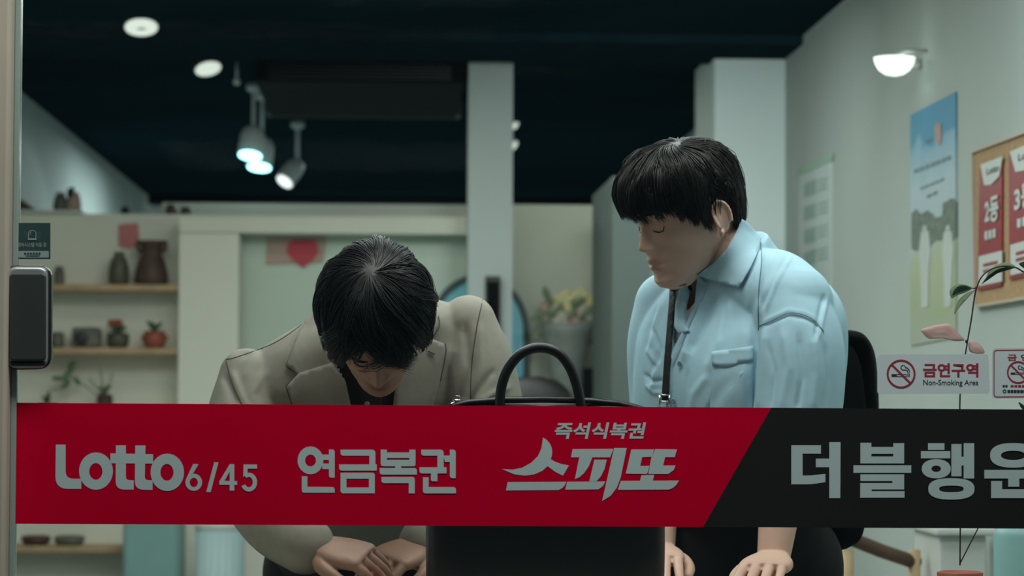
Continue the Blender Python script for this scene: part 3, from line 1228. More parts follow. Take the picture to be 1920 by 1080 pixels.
for (x0, y0, x1, y1, hgt) in ((1714, 318, 1785, 290, 14), (1726, 352, 1772, 332, 8), (1738, 366, 1760, 356, 10), (1735, 264, 1748, 258, 9)):
    n_ = max(2, int((x1 - x0) / 9))
    plateX('print_lines', [[[(x0 + (x1 - x0) * k / n_, y0 + (y1 - y0) * k / n_), (x0 + (x1 - x0) * (k + .7) / n_, y0 + (y1 - y0) * (k + .7) / n_), (x0 + (x1 - x0) * (k + .7) / n_, y0 + (y1 - y0) * (k + .7) / n_ + hgt * .55), (x0 + (x1 - x0) * k / n_, y0 + (y1 - y0) * k / n_ + hgt * .55)]] for k in range(n_)], XR - .0065, .0006, M['gprint'], t)
plateX('emblem', [[roundpoly([(1752, 235, 4), (1764, 229, 4), (1766, 262, 6), (1760, 275, 5), (1754, 262, 6)])]], XR - .0065, .0006, M['salmon'], t)

M['cork'] = mat('cork', (.42, .27, .14), .85, noise=.22, nscale=120, bump=.3)
M['corkframe'] = mat('cork_board_frame', (.50, .44, .36), .5, noise=.05)
M['slip'] = mat('red_poster', (.31, .02, .03), .4, noise=.05)
M['slipw'] = mat('white_slip', (.60, .64, .60), .45, noise=.03)
M['dprint'] = mat('dark_print', (.04, .06, .06), .5, noise=.1)
c = PX(1870, 576, XR)
t = empty('notice_board', (XR, c.y, c.z), 'cork notice board in a pale frame on the white wall', 'notice board')
q = [(1825, 283), (2010, 213), (2010, 548), (1831, 577)]
plateX('cork_panel', [[q]], XR - .006, .005, M['cork'], t)
qi = [(1828, 287), (2005, 221), (2005, 543), (1833, 572)]
plateX('board_frame', [[q, qi]], XR - .010, .008, M['corkframe'], t)


def winner(name, quad, label, body, tq, logo):
    (x0, y0), (x1, y1), (x2, y2), (x3, y3) = quad
    c = PX((x0 + x1) / 2, y2, XR)
    t = empty('winner_poster', (XR - .012, c.y, c.z), label, 'poster', None)

    def Q(a, b):
        tx, ty = x0 + (x1 - x0) * a, y0 + (y1 - y0) * a
        bx, by = x3 + (x2 - x3) * a, y3 + (y2 - y3) * a
        return (tx + (bx - tx) * b, ty + (by - ty) * b)
    plateX('sheet', [[list(quad)]], XR - .0145, .002, M['slip'], t)
    plateX('header_flag', [[[Q(.02, -.03), Q(1, -.03), Q(.86, .12), Q(.5, .165), Q(.20, .15)]]], XR - .018, .001, M['slipw'], t)
    plateX('footer_label', [[[Q(.02, .72), Q(.99, .72), Q(.99, .965), Q(.02, .965)]]], XR - .018, .001, M['slipw'], t)
    textX('logo_text', logo, [Q(.28, .02), Q(.84, .02), Q(.84, .075), Q(.28, .075)], XR - .0195, M['dprint'], t, .03)
    textX('rank_text', body, [Q(*tq[0]), Q(*tq[1]), Q(*tq[2]), Q(*tq[3])], XR - .0195, M['slipw'], t, .035)
    plateX('print_lines', [[[Q(a, .53), Q(a + .11, .53), Q(a + .11, .60), Q(a, .60)]] for a in (.25, .42, .59)], XR - .0185, .0008, M['slipw'], t)
    plateX('footer_print', [[[Q(.2, .79 + k * .05), Q(.8, .79 + k * .05), Q(.8, .815 + k * .05), Q(.2, .815 + k * .05)]] for k in range(2)], XR - .0195, .0006, M['slip'], t)


winner('winner_poster', [(1838, 316), (1880, 300), (1879, 536), (1834, 545)], 'narrow red poster reading 2등 pinned on the cork board', '2등', [(.22, .27), (.82, .26), (.82, .47), (.22, .47)], 'Lotto')
winner('winner_poster', [(1893, 292), (1950, 268), (1950, 512), (1894, 525)], 'red poster reading 3등 cut by the edge of the view', '3등', [(.14, .27), (.80, .26), (.80, .47), (.14, .47)], 'Lotto')

# small things low by the side wall
a = P(1762, 1004, 6.1)
b = P(1850, 1004, 6.1)
t = empty('white_box', ((a.x + b.x) / 2, 6.25, 0), 'white box cabinet low below the black end of the banner', 'cabinet')
mb = MB()
mb.box(a.x, b.x, 6.1, 6.4, 0, a.z)
mb.build('carcass', M['white'], t, bevel=.005)
mb = MB()
mb.box(a.x - .012, b.x + .025, 6.08, 6.42, a.z, P(1800, 990, 6.1).z)
mb.build('lid', M['white'], t, bevel=.005)
a = P(1640, 1020, 6.2)
t = empty('wooden_chair', (a.x, 6.2, 0), 'wooden chair with sloping top rail beyond the black backpack', 'chair')
mb = MB()
mb.tube([P(1560, 1000, 6.15), P(1600, 1012, 6.17), P(1650, 1032, 6.2), P(1720, 1056, 6.25)], .016, 12)
mb.build('top_rail', M['dwood'], t, True)
for px, y_ in ((1590, 6.16), (1715, 6.24)):
    p = P(px, 1048, y_)
    mb = MB()
    mb.tube([(p.x, y_, p.z + .02), (p.x, y_ + .02, .45), (p.x, y_ + .06, 0)], .014, 10)
    mb.build('leg', M['wood'], t, True)
    mb = MB()
    mb.tube([(p.x, y_ + .40, .46), (p.x, y_ + .40, 0)], .014, 10)
    mb.build('leg', M['wood'], t, True)
p, q = P(1585, 1030, 6.16), P(1720, 1030, 6.24)
mb = MB()
mb.box(p.x, q.x, 6.18, 6.62, .44, .465)
mb.build('seat', M['wood'], t, bevel=.006)
a = P(1880, 985, 5.6)
mb = MB()
mb.lathe((a.x + .05, 5.6, 0), [(.06, 0), (.068, .02), (.068, a.z - .02), (.06, a.z)], 30)
tag(mb.build('drum', M['teal'], None, True), 'dull teal drum standing past the white box cabinet', 'drum')

# ------------------------------------------------------------------ vinyl banner on the glass
YV = YG - .0055
M['vred'] = mat('crimson_vinyl', (.72, .0004, .031), .6, .05, noise=.06, nscale=3)
M['vblack'] = mat('charcoal_vinyl', (.016, .017, .014), .5, .4, noise=.08, nscale=3)
M['vsilver'] = mat('silver_grey_lettering', (.60, .73, .69), .5, .3, noise=.03)
bn = empty('window_banner', P(1100, 990, YV), 'long crimson and charcoal vinyl banner of lottery lettering across the window glass', 'banner')
plateY('red_field', [[[(27, 755), (1446, 764.5), (1318, 988), (22, 982)]]], YV, .0006, M['vred'], bn)
plateY('black_field', [[[(1446, 764.5), (2250, 770), (2250, 993), (1318, 988)]]], YV, .0006, M['vblack'], bn)['label'] = 'charcoal slanted end of the banner'
YL2 = YV - .0009


def lettering(name, shapes, ox, oy, sc):
    plateY(name, [[roundpoly(o) for o in s] for s in shapes], YL2, .00012, M['vsilver'], bn, tf=lambda x, y: (ox + x / sc, oy + y / sc))


lettering('lotto_lettering', [
    [[(314, 281, 2), (369, 281, 2), (369, 472, 42), (457, 473, 2), (457, 530, 2), (311, 530, 85)]],
    [ell(540, 430, 95, 105), ell(539, 432, 37, 47)],
    [[(652, 285, 2), (708, 285, 2), (708, 480, 20), (752, 482), (752, 534), (650, 534, 50)]],
    [[(761, 286, 2), (818, 286, 2), (814, 480, 20), (858, 482), (858, 536), (758, 534, 50)]],
    [[(621, 330), (861, 335), (861, 388), (621, 386)]],
    [ell(941, 437, 94, 105), ell(939, 437, 37, 47)]], 0, 740, 3)
lettering('number_lettering', [
    [ell(1090, 493, 47, 48), ell(1090, 494, 23, 26)],
    [[(1087, 389), (1117, 391), (1082, 450), (1062, 475), (1045, 486), (1052, 462)]],
    [[(1205, 380), (1229, 381), (1185, 548), (1160, 548)]],
    [[(1292, 391), (1318, 391), (1318, 540), (1292, 540)]],
    [[(1292, 391), (1316, 391), (1262, 486), (1234, 488)]],
    [[(1234, 484), (1334, 486), (1334, 508), (1234, 507)]],
    [[(1370, 393), (1446, 393), (1446, 416), (1370, 416)]],
    [[(1370, 393), (1394, 393), (1391, 452), (1368, 462)]],
    [arcstroke(1400, 492, 46, 53, -128, 155, 24)]], 0, 740, 3)
lettering('pension_lottery_lettering', [
    [ell(157, 459, 90, 97), ell(157, 460, 38, 41)],
    [[(286, 383), (326, 383, 18), (326, 580), (286, 580, 18)]],
    [[(240, 418), (290, 418), (290, 456), (240, 456)]],
    [[(240, 481), (290, 481), (290, 520), (240, 520)]],
    [[(96, 570), (135, 570), (135, 643), (326, 645, 22), (326, 685), (96, 685, 20)]],
    [[(367, 384), (610, 384, 25), (610, 495), (568, 495), (568, 426), (367, 426, 25)]],
    [[(357, 487), (620, 487), (620, 530), (357, 530, 20)]],
    [[(367, 545), (606, 545, 20), (606, 689), (367, 689, 20)], [(408, 587), (565, 587), (565, 648), (408, 648)]],
    [[(647, 384), (690, 384), (690, 403), (847, 403), (847, 384), (890, 384), (890, 500, 16), (647, 500, 20)], [(690, 442), (847, 442), (847, 455), (690, 455)]],
    [[(748, 498), (790, 498), (790, 514), (748, 514)]],
    [[(640, 512), (900, 512, 25), (900, 558), (640, 558, 20)]],
    [[(652, 574), (885, 574, 20), (885, 689), (843, 689), (843, 618), (652, 618, 25)]],
    [[(930, 384), (1087, 384, 25), (1087, 510), (1043, 510), (1043, 426), (930, 426, 25)]],
    [[(918, 507), (1107, 507), (1107, 550), (918, 550, 20)]],
    [[(998, 548), (1043, 548), (1043, 605), (998, 605, 15)]],
    [[(1085, 425), (1134, 425), (1134, 470), (1095, 470)]],
    [[(1130, 384), (1171, 384, 25), (1171, 583), (1130, 583, 20)]],
    [[(942, 577), (982, 577), (982, 645), (1173, 645, 25), (1173, 689), (942, 689, 20)]]], 540, 740, 3.724)
lettering('scratch_lottery_lettering', [
    [[(405, 275), (430, 292), (448, 313), (460, 338), (464, 365), (462, 392), (455, 415, 4), (480, 430), (520, 445), (572, 455), (533, 521), (485, 497), (435, 460), (400, 490), (350, 512), (290, 521), (220, 512), (140, 478), (210, 482), (270, 470), (330, 437), (372, 395), (395, 345)]],
    [[(178, 562), (555, 560), (545, 582), (530, 600), (505, 613), (167, 616)]],
    [[(595, 350), (858, 348), (836, 403), (722, 403), (700, 460), (670, 503), (640, 530), (610, 543), (638, 403), (585, 403)]],
    [[(735, 418), (815, 418), (800, 480), (775, 528), (748, 557), (703, 557)]],
    [[(560, 560), (806, 558), (790, 588), (760, 609), (548, 611)]],
    [[(862, 343), (943, 343), (905, 530), (880, 597), (840, 650), (785, 684)]],
    [[(973, 352), (1120, 352), (1103, 400), (1042, 402), (1030, 458), (1090, 457), (1078, 500), (1070, 510), (937, 508)]],
    [[(1127, 350), (1266, 352), (1252, 402), (1190, 402), (1177, 455), (1257, 455), (1245, 485), (1210, 510), (1082, 510), (1102, 402)]],
    [[(1038, 517), (1120, 515), (1110, 556), (1028, 556)]],
    [[(905, 554), (1280, 552), (1262, 580), (1240, 600), (1215, 610), (886, 612)]]], 900, 740, 3.4286)
textY('instant_lottery_lettering', '즉석식복권', 1040, 792, 1211.5, 823, YL2 - .0002, M['vsilver'], bn, .028, .18)
lettering('shop_name_lettering', [
    [[(309, 350), (514, 350), (514, 408), (387, 408), (387, 560), (440, 559), (545, 549), (545, 605), (480, 616), (430, 620), (309, 620)]],
    [[(572, 329), (650, 329), (648, 716), (572, 716)]],
    [[(479, 443), (576, 443), (576, 502), (479, 502)]],
    [[(787, 333), (863, 333), (863, 362), (1015, 362), (1015, 336), (1090, 336), (1090, 476), (787, 476)], [(863, 409), (1015, 409), (1015, 428), (863, 428)]],
    [[(739, 489), (1139, 489), (1139, 541), (739, 541)]],
    [[(787, 552), (1090, 552), (1090, 656), (865, 656), (865, 668), (1093, 668), (1093, 713), (786, 713), (786, 612), (1009, 612), (1009, 598), (787, 598)]],
    [[(1255, 336), (1369, 336), (1369, 382), (1255, 382)]],
    [[(1206, 391), (1409, 391), (1409, 441), (1206, 441)]],
    [ell(1312, 513, 100, 66, 48, 2.2), ell(1312, 513, 33, 22)],
    [[(1417, 342), (1487, 342), (1487, 565), (1417, 565)]],
    [[(1502, 336), (1575, 336), (1575, 580), (1502, 580)]],
    [[(1484, 430), (1506, 430), (1506, 490), (1484, 490)]],
    [ell(1417, 652, 160, 74, 60, 2.5), ell(1417, 652, 85, 23, 48, 2.6)],
    [ell(1845, 420, 160, 85, 60, 2.4), ell(1845, 420, 85, 32, 48, 2.2)],
    [[(1645, 521), (2060, 521), (2060, 580), (1645, 580)]],
    [[(1810, 578), (1887, 578), (1887, 637), (1810, 637)]],
    [[(1692, 598), (1768, 598), (1768, 655), (2020, 655), (2020, 716), (1692, 716)]]], 1400, 740, 3.6923)

# ------------------------------------------------------------------ stickers
M['stw'] = mat('white_sticker_film', (.80, .90, .88), .45, .4, noise=.03)
M['stred'] = mat('red_print', (.42, .035, .06), .5, noise=.04)
M['stk'] = mat('black_print', (.03, .045, .045), .5, noise=.1)
M['stt'] = mat('teal_sticker_film', (.035, .075, .07), .45, .4, noise=.05)
M['stg'] = mat('pale_print', (.34, .42, .39), .5, noise=.04)


def strokes(segs, wd):
    out = []
    for s in segs:
        for i in range(len(s) - 1):
            a, b = Vector(s[i]), Vector(s[i + 1])
            d = (b - a).normalized()
            n = Vector((-d.y, d.x)) * wd / 2
            a2, b2 = a - d * wd * .3, b + d * wd * .3
            out.append([[tuple(a2 + n), tuple(b2 + n), tuple(b2 - n), tuple(a2 - n)]])
    return out


def nosmoke(parent, cx, cy, r):
    plateY('ban_ring', [[ell(cx, cy, r, r), ell(cx, cy, r * .87, r * .87)]] + strokes([[(cx - r * .64, cy - r * .64), (cx + r * .64, cy + r * .64)]], r * .13), YV - .0008, .0001, M['stred'], parent)
    plateY('cigarette', [[rect(cx - r * .66, cy + .02 * r, cx - r * .33, cy + .20 * r)], [rect(cx - r * .33, cy + .02 * r, cx + r * .40, cy + .20 * r), rect(cx - r * .30, cy + .06 * r, cx + r * .37, cy + .16 * r)], [rect(cx + r * .44, cy + .02 * r, cx + r * .50, cy + .2 * r)], [rect(cx + r * .54, cy + .02 * r, cx + r * .60, cy + .2 * r)]] +
           strokes([[(cx + r * .47, cy - r * .05), (cx + r * .45, cy - r * .22), (cx + r * .30, cy - r * .28), (cx + r * .10, cy - r * .28), (cx - r * .02, cy - r * .40), (cx + r * .02, cy - r * .55), (cx + r * .16, cy - r * .62)],
                    [(cx + r * .57, cy - r * .05), (cx + r * .56, cy - r * .28), (cx + r * .44, cy - r * .42), (cx + r * .30, cy - r * .46), (cx + r * .24, cy - r * .60)]], r * .05), YV - .00058, .0001, M['stk'], parent)


s1 = empty('no_smoking_sticker', P(1749, 738, YV), 'white no-smoking sticker with red Korean words on the glass above the banner', 'sticker')
plateY('film', [[roundpoly([(1645, 665, 7), (1853, 664, 7), (1856, 738, 7), (1645, 739, 7)])]], YV, .0004, M['stw'], s1)
nosmoke(s1, 1689.5, 701, 27)
textY('korean_lettering', '금연구역', 1730.5, 681, 1834.5, 707.5, YV - .0007, M['stred'], s1, .032)
textY('english_lettering', 'Non-Smoking Area', 1731, 712, 1834.5, 725.5, YV - .0007, M['stk'], s1, .008)
s2 = empty('warning_sticker', P(1915, 748, YV), 'square white no-smoking notice with red border cut by the view edge', 'sticker')
plateY('film', [[roundpoly([(1860, 653, 7), (1968, 652, 7), (1968, 747, 7), (1860, 748, 7)])]], YV, .0004, M['stw'], s2)
plateY('red_border', [[roundpoly([(1863, 656, 6), (1965, 655, 6), (1965, 744, 6), (1863, 745, 6)]), roundpoly([(1864.6, 657.6, 5), (1963.4, 656.6, 5), (1963.4, 742.4, 5), (1864.6, 743.4, 5)])]], YV - .0006, .0001, M['stred'], s2)
nosmoke(s2, 1909, 698, 21)
textY('korean_lettering', '금 연', 1889, 664, 1930, 676.5, YV - .0007, M['stred'], s2, .02)
plateY('small_red_print', [[rect(1895 + i * 7, 722, 1900.5 + i * 7, 726)] for i in range(9)], YV - .0006, .0001, M['stred'], s2)
plateY('small_dark_print', [[rect(1880 + i * 5, 722, 1884 + i * 5, 726)] for i in range(2)] + [[rect(1889 + i * 6, 731, 1894 + i * 6, 736.5)] for i in range(6)], YV - .0006, .0001, M['stk'], s2)
plateY('teal_emblem', [[ell(1883.5, 733.5, 3.8, 3.8, 20), ell(1883.5, 733.5, 1.6, 1.6, 14)]], YV - .0006, .0001, mat('emblem_teal', (.02, .22, .18), .5), s2)

s3 = empty('security_sticker', P(60, 486, YV), 'dark teal security sticker with a siren symbol above the door lock', 'sticker')
plateY('film', [[[(26.5, 418), (94.5, 418), (94.5, 486), (26.5, 486)]]], YV, .0004, M['stt'], s3)
plateY('white_strip', [[roundpoly([(29.5, 470.5, 2), (91.5, 470.5, 2), (91.5, 483, 2), (29.5, 483, 2)])]], YV - .0006, .0001, M['stg'], s3)
dome = [(53.5, 446), (53.5, 438)] + [(60.5 - 7 * math.cos(a * math.pi / 10), 438 - 6 * math.sin(a * math.pi / 10)) for a in range(11)] + [(67.5, 438), (67.5, 446)]
plateY('siren_symbol', strokes([dome], 1.3) + strokes([[(56.5, 440), (57, 436.5), (60, 434.5)]], .9) + [[rect(52.5, 447, 68.5, 450)]], YV - .0006, .0001, M['stg'], s3)
plateY('siren_rays', [[arcstroke(60.5, 440, r, r, a0, a0 + 60, .8)] for r in (11.5, 15) for a0 in (-30, 150)], YV - .0006, .0001, mat('faint_ray', (.10, .15, .14), .5), s3)
textY('korean_lettering', '경비시스템 작동 중', 33.5, 455, 87, 463, YV - .0007, M['stg'], s3, .01)
plateY('strip_print', [[rect(45 + i * 5.4, 473.5, 49 + i * 5.4, 477.5)] for i in range(6)] + [[rect(48, 479, 74, 480.4)]], YV - .0008, .0001, M['stt'], s3)

# ------------------------------------------------------------------ door lock
lk = empty('door_lock', P(54, 694, 4.08), 'black digital door lock with chrome rim fixed at the glass edge', 'lock')
M['lockb'] = mat('lock_black_gloss', (.022, .025, .024), .22, .5, noise=.1)
M['lockp'] = mat('lock_panel', (.052, .060, .054), .40, .5, noise=.1)
M['lockc'] = mat('lock_chrome', (.50, .51, .49), .28, metal=.55, noise=.05)
oc = roundpoly([(11.5, 498, 22), (98, 498, 26), (97.5, 692, 26), (12, 694, 26)], 10)
plateY('case', [[oc]], 4.083, .012, M['lockb'], lk, bev=.004, smooth=True)
orim = roundpoly([(13.5, 499.5, 20), (91, 500, 20), (90.5, 690, 20), (13.5, 691, 20)], 10)
plateY('rim', [[orim]], 4.072, .007, M['lockc'], lk, bev=.0055, smooth=True)
plateY('front_panel', [[roundpoly([(17.5, 513, 10), (86.5, 513, 10), (86.5, 676, 10), (17.5, 676, 10)], 8)]], 4.064, .0035, M['lockp'], lk, bev=.002, smooth=True)
plateY('base_strip', [[roundpoly([(18, 677, 3), (86, 677, 3), (84, 686, 6), (20, 686, 6)], 8)]], 4.0655, .002, M['lockb'], lk, bev=.001, smooth=True)
for y_ in (515, 628):
    plateY('hinge_bracket', [[rect(2, y_, 14, y_ + 30)]], 4.088, .010, M['lockc'], lk, bev=.002)

# ------------------------------------------------------------------ work table behind the glass
M['tabletop'] = mat('pale_table_top', (.40, .38, .32), .45, noise=.06)
ZT = 0.90
tb = empty('table', (0.35, 4.5, 0), 'long narrow table inside the window under the bag', 'table')
mb = MB()
mb.box(-.62, 1.25, 4.16, 4.53, ZT - .035, ZT)
mb.build('table_top', M['tabletop'], tb, bevel=.004)
for x, y in ((-.57, 4.20), (-.57, 4.50), (1.2, 4.20), (1.2, 4.50)):
    mb = MB()
    mb.box(x - .02, x + .02, y - .02, y + .02, 0, ZT - .035)
    mb.build('leg', M['white'], tb)

# ------------------------------------------------------------------ plant by the stickers
YP = 4.30
c = P(1800, 1080, YP)
pl = empty('trailing_plant', (c.x, YP, ZT), 'thin bare stem with variegated leaves arching behind the no-smoking sticker', 'plant')
M['stem'] = mat('plum_stem', (.055, .032, .035), .5, noise=.2)


def leafmat(name, col, tr=.55, **k):
    mt = mat(name, col, .5, **k)
    nt = mt.node_tree
    b = nt.nodes['Principled BSDF']
    o_ = nt.nodes['Material Output']
    t_ = nt.nodes.new('ShaderNodeBsdfTranslucent')
    t_.inputs[0].default_value = (*col, 1)
    m_ = nt.nodes.new('ShaderNodeMixShader')
    m_.inputs[0].default_value = tr
    nt.links.new(b.outputs[0], m_.inputs[1])
    nt.links.new(t_.outputs[0], m_.inputs[2])
    nt.links.new(m_.outputs[0], o_.inputs[0])
    return mt


M['cream_leaf'] = leafmat('cream_leaf', (.60, .66, .50), noise=.08, nscale=40)
M['green_leaf'] = leafmat('variegated_green', (.16, .26, .18), noise=.2, nscale=60)
M['dark_leaf'] = mat('leaf_underside', (.05, .075, .05), .5, noise=.2, nscale=60)
M['pink_leaf'] = leafmat('pink_leaf', (.85, .66, .64), .6, noise=.08)
mb = MB()
mb.lathe((c.x, YP, ZT), [(.03, 0), (.034, .008), (.036, .026), (.031, .028), (.028, .018)], 26)
mb.build('pot', M['terra'], pl, True)
stem = catmull([tuple(P(x, y, YP + dy)) for x, y, dy in ((1800, 1060, 0), (1801, 900, 0), (1800, 745, 0), (1810, 665, 0), (1821, 600, 0), (1829, 548, -.005), (1840, 520, -.01), (1858, 505, -.012), (1882, 499, -.012), (1905, 502, -.01), (1925, 512, -.008), (1970, 520, 0))], 6)
mb = MB()
mb.tube([Vector(q) for q in stem], .0012, 8)
for q in ((1812, 640), (1830, 540)):
    a = P(*q, YP)
    mb.ball(a, (.0022, .0022, .003), nu=10, nv=6)
mb.tube([P(1830, 541, YP), P(1822, 540, YP - .004), P(1812, 541, YP - .006)], .0009, 6)
mb.tube([P(1830, 543, YP), P(1826, 546, YP - .003)], .0009, 6)
mb.build('stem', M['stem'], pl, True)


def pxleaf(name, outline, material, y0, y1, parent=pl, th=.0005):
    """leaf from its outline with a curved blade: depth runs from y0 to y1 along it"""
    A = roundpoly([(x, y, 6) for x, y in outline], 4)
    xs = [a[0] for a in A]
    x0, x1 = min(xs), max(xs)
    n = len(A)
    cx, cy = sum(xs) / n, sum(a[1] for a in A) / n
    V = []
    for k, sc in enumerate((1, .6, .25)):
        for x, y in A:
            xx, yy = cx + (x - cx) * sc, cy + (y - cy) * sc
            t = (xx - x0) / (x1 - x0)
            V.append(P(xx, yy, y0 + (y1 - y0) * t + .004 * (1 - sc)))
    V.append(P(cx, cy, (y0 + y1) / 2 + .0045))
    m_ = len(V)
    V += [v + Vector((0, th, 0)) for v in V]
    F = []
    for k in range(2):
        for i in range(n):
            j = (i + 1) % n
            F.append((k * n + i, k * n + j, (k + 1) * n + j, (k + 1) * n + i))
            F.append((m_ + k * n + i, m_ + (k + 1) * n + i, m_ + (k + 1) * n + j, m_ + k * n + j))
    for i in range(n):
        j = (i + 1) % n
        F.append((2 * n + i, 2 * n + j, 3 * n))
        F.append((m_ + 2 * n + j, m_ + 2 * n + i, m_ + 3 * n))
        F.append((i, m_ + i, m_ + j, j))
    mb = MB()
    mb.add(V, F)
    return mb.build(name, material, parent, True)


lf = pxleaf('leaf', [(1781, 552), (1780, 545), (1787, 534), (1800, 531), (1814, 534), (1826, 540), (1810, 549), (1796, 553), (1784, 561)], M['cream_leaf'], YP - .012, YP - .006)
pxleaf('green_blade', [(1784, 556), (1789, 543), (1797, 536), (1808, 534), (1824, 540), (1808, 546), (1794, 551)], M['green_leaf'], YP - .0135, YP - .0075, lf)
pxleaf('leaf', [(1788, 592), (1791, 576), (1799, 560), (1813, 549), (1829, 543), (1820, 553), (1808, 566), (1798, 578)], M['cream_leaf'], YP - .012, YP - .004)
lf = pxleaf('leaf', [(1848, 524), (1852, 511), (1864, 498), (1880, 492), (1896, 493), (1906, 500), (1885, 500), (1866, 508)], M['cream_leaf'], YP - .012, YP - .012)
pxleaf('dark_fold', [(1838, 536), (1850, 519), (1868, 506), (1890, 499), (1910, 501), (1885, 505), (1868, 513), (1852, 522)], M['dark_leaf'], YP - .0135, YP - .0135, lf)
pxleaf('leaf', [(1908, 494), (1926, 488), (1950, 494), (1940, 506), (1922, 505)], M['green_leaf'], YP - .012, YP - .012)
pxleaf('leaf', [(1724, 618), (1752, 610), (1780, 606), (1795, 622), (1811, 639), (1790, 640), (1768, 634), (1740, 636)], M['pink_leaf'], YP + .012, YP)['label'] = 'faded pink leaf'
pxleaf('leaf', [(1815, 641), (1830, 640), (1842, 650), (1848, 663), (1832, 664), (1817, 660)], M['pink_leaf'], YP, YP + .01)['label'] = 'faded pink leaf'
pxleaf('leaf', [(1908, 752), (1918, 758), (1930, 772), (1916, 768)], M['green_leaf'], YP - .02, YP - .02)
mb = MB()
mb.tube([(c.x, YP, ZT + .04), P(1880, 900, YP), P(1925, 775, YP - .02)], .001, 6)
mb.build('side_stem', M['stem'], pl, True)

# ------------------------------------------------------------------ briefcase
YK = 4.34
M['bag'] = mat('black_leather', (.0075, .0085, .009), .42, .5, noise=.15, nscale=40, bump=.15, bscale=400)
M['stitch'] = mat('pale_stitch', (.12, .13, .13), .6)
bl, br_ = P(800, 900, YK), P(1243, 900, YK)
c0 = (bl.x + br_.x) / 2
hw = (br_.x - bl.x) / 2
zb_ = ZT + .001
zt_ = P(1020, 746, YK - .03).z
bg = empty('briefcase', (c0, YK, ZT), 'black leather briefcase with a tall arched handle behind the red banner', 'bag')
mb = MB()
V, F = loft([((c0, YK, zb_), (hw * .97, 0, 0), (0, .060, 0)), ((c0, YK, zb_ + .02), (hw, 0, 0), (0, .066, 0)), ((c0, YK, zb_ + .15), (hw, 0, 0), (0, .066, 0)), ((c0, YK, P(1020, 775, YK).z), (hw * .98, 0, 0), (0, .058, 0))], 72, 5, 6)
mb.add(V, F)
V, F = loft([((c0, YK, P(1020, 780, YK).z), (hw * .98, 0, 0), (0, .056, 0)), ((c0, YK, P(1020, 764, YK).z), (hw * .86, 0, 0), (0, .05, 0)), ((c0, YK, P(1020, 752, YK).z), (hw * .68, 0, 0), (0, .035, 0)), ((c0, YK, P(1020, 746, YK).z), (hw * .5, 0, 0), (0, .012, 0))], 72, 5, 3.5)
mb.add(V, F)
mb.build('body', M['bag'], bg, True)
mb = MB()
mb.tube([P(x, y, YK - .052 + abs(x - 1024) * .0001) for x, y in ((812, 778), (845, 763), (880, 755), (930, 751), (1020, 750), (1110, 752), (1160, 757), (1195, 765), (1225, 778))], .0045, 10)
mb.build('piping', M['bag'], bg, True)
mb = MB()
pts = catmull([(862, 751), (930, 744), (1020, 742), (1110, 745), (1150, 750)], 8)
for i in range(0, 150):
    t = i / 150 * (len(pts) - 1)
    a, f_ = pts[int(t)], t - int(t)
    b = pts[min(int(t) + 1, len(pts) - 1)]
    q = P(a[0] + (b[0] - a[0]) * f_, a[1] + (b[1] - a[1]) * f_ + 1.5, YK - .018)
    mb.box(q.x - .0006, q.x + .0006, q.y - .0006, q.y + .0006, q.z - .0004, q.z + .0008)
mb.build('zip_teeth', M['chrome'], bg)['kind'] = 'stuff'
hp = [P(x, y, YK - .054) for x, y in catmull([(938, 800), (937, 765), (940, 728), (951, 695), (971, 668), (997, 654), (1024, 653), (1049, 664), (1068, 688), (1080, 718), (1087, 748), (1091, 775), (1092, 800)], 8)]
mb = MB()
mb.tube(hp, .0078, 16)
mb.build('handle', M['bag'], bg, True)
hp2 = [p + Vector((.002, .10, .002)) for p in hp]
hp2 = [Vector((p.x, p.y, min(p.z, hp[0].z + .04))) for p in hp2]
for px in (938, 1091):
    a = P(px, 800, YK - .062)
    mb = MB()
    mb.box(a.x - .012, a.x + .012, a.y - .003, a.y + .003, a.z - .06, a.z + .014)
    mb.build('handle_tab', M['bag'], bg, bevel=.002)
a = P(856, 750, YK - .03)
zp = MB()
zp.box(a.x - .006, a.x + .006, a.y - .004, a.y + .004, a.z - .005, a.z + .001)
zp.tube([a + Vector((-.005, -.003, 0)), a + Vector((-.005, -.003, .006)), a + Vector((.004, -.003, .006)), a + Vector((.004, -.003, 0))], .0011, 8)
zp.tube([a + Vector((-.004, -.004, -.004)), a + Vector((-.012, -.008, -.008))], [.002, .0015], 8)
zp.build('zip_pull', M['chrome'], bg, True)

# ------------------------------------------------------------------ people: heads, hands, hair
PZ = [-.120, -.110, -.098, -.086, -.074, -.062, -.048, -.03, -.01, .01, .03, .05, .07, .088, .102, .111, .115]
PF = [.062, .081, .087, .083, .088, .089, .086, .087, .087, .090, .096, .096, .089, .074, .053, .030, .002]
PW = [.014, .029, .041, .049, .055, .060, .064, .069, .072, .075, .077, .077, .073, .063, .047, .027, .002]
PB = [.030, .010, -.010, -.035, -.055, -.067, -.076, -.084, -.090, -.096, -.099, -.098, -.092, -.078, -.056, -.030, -.002]


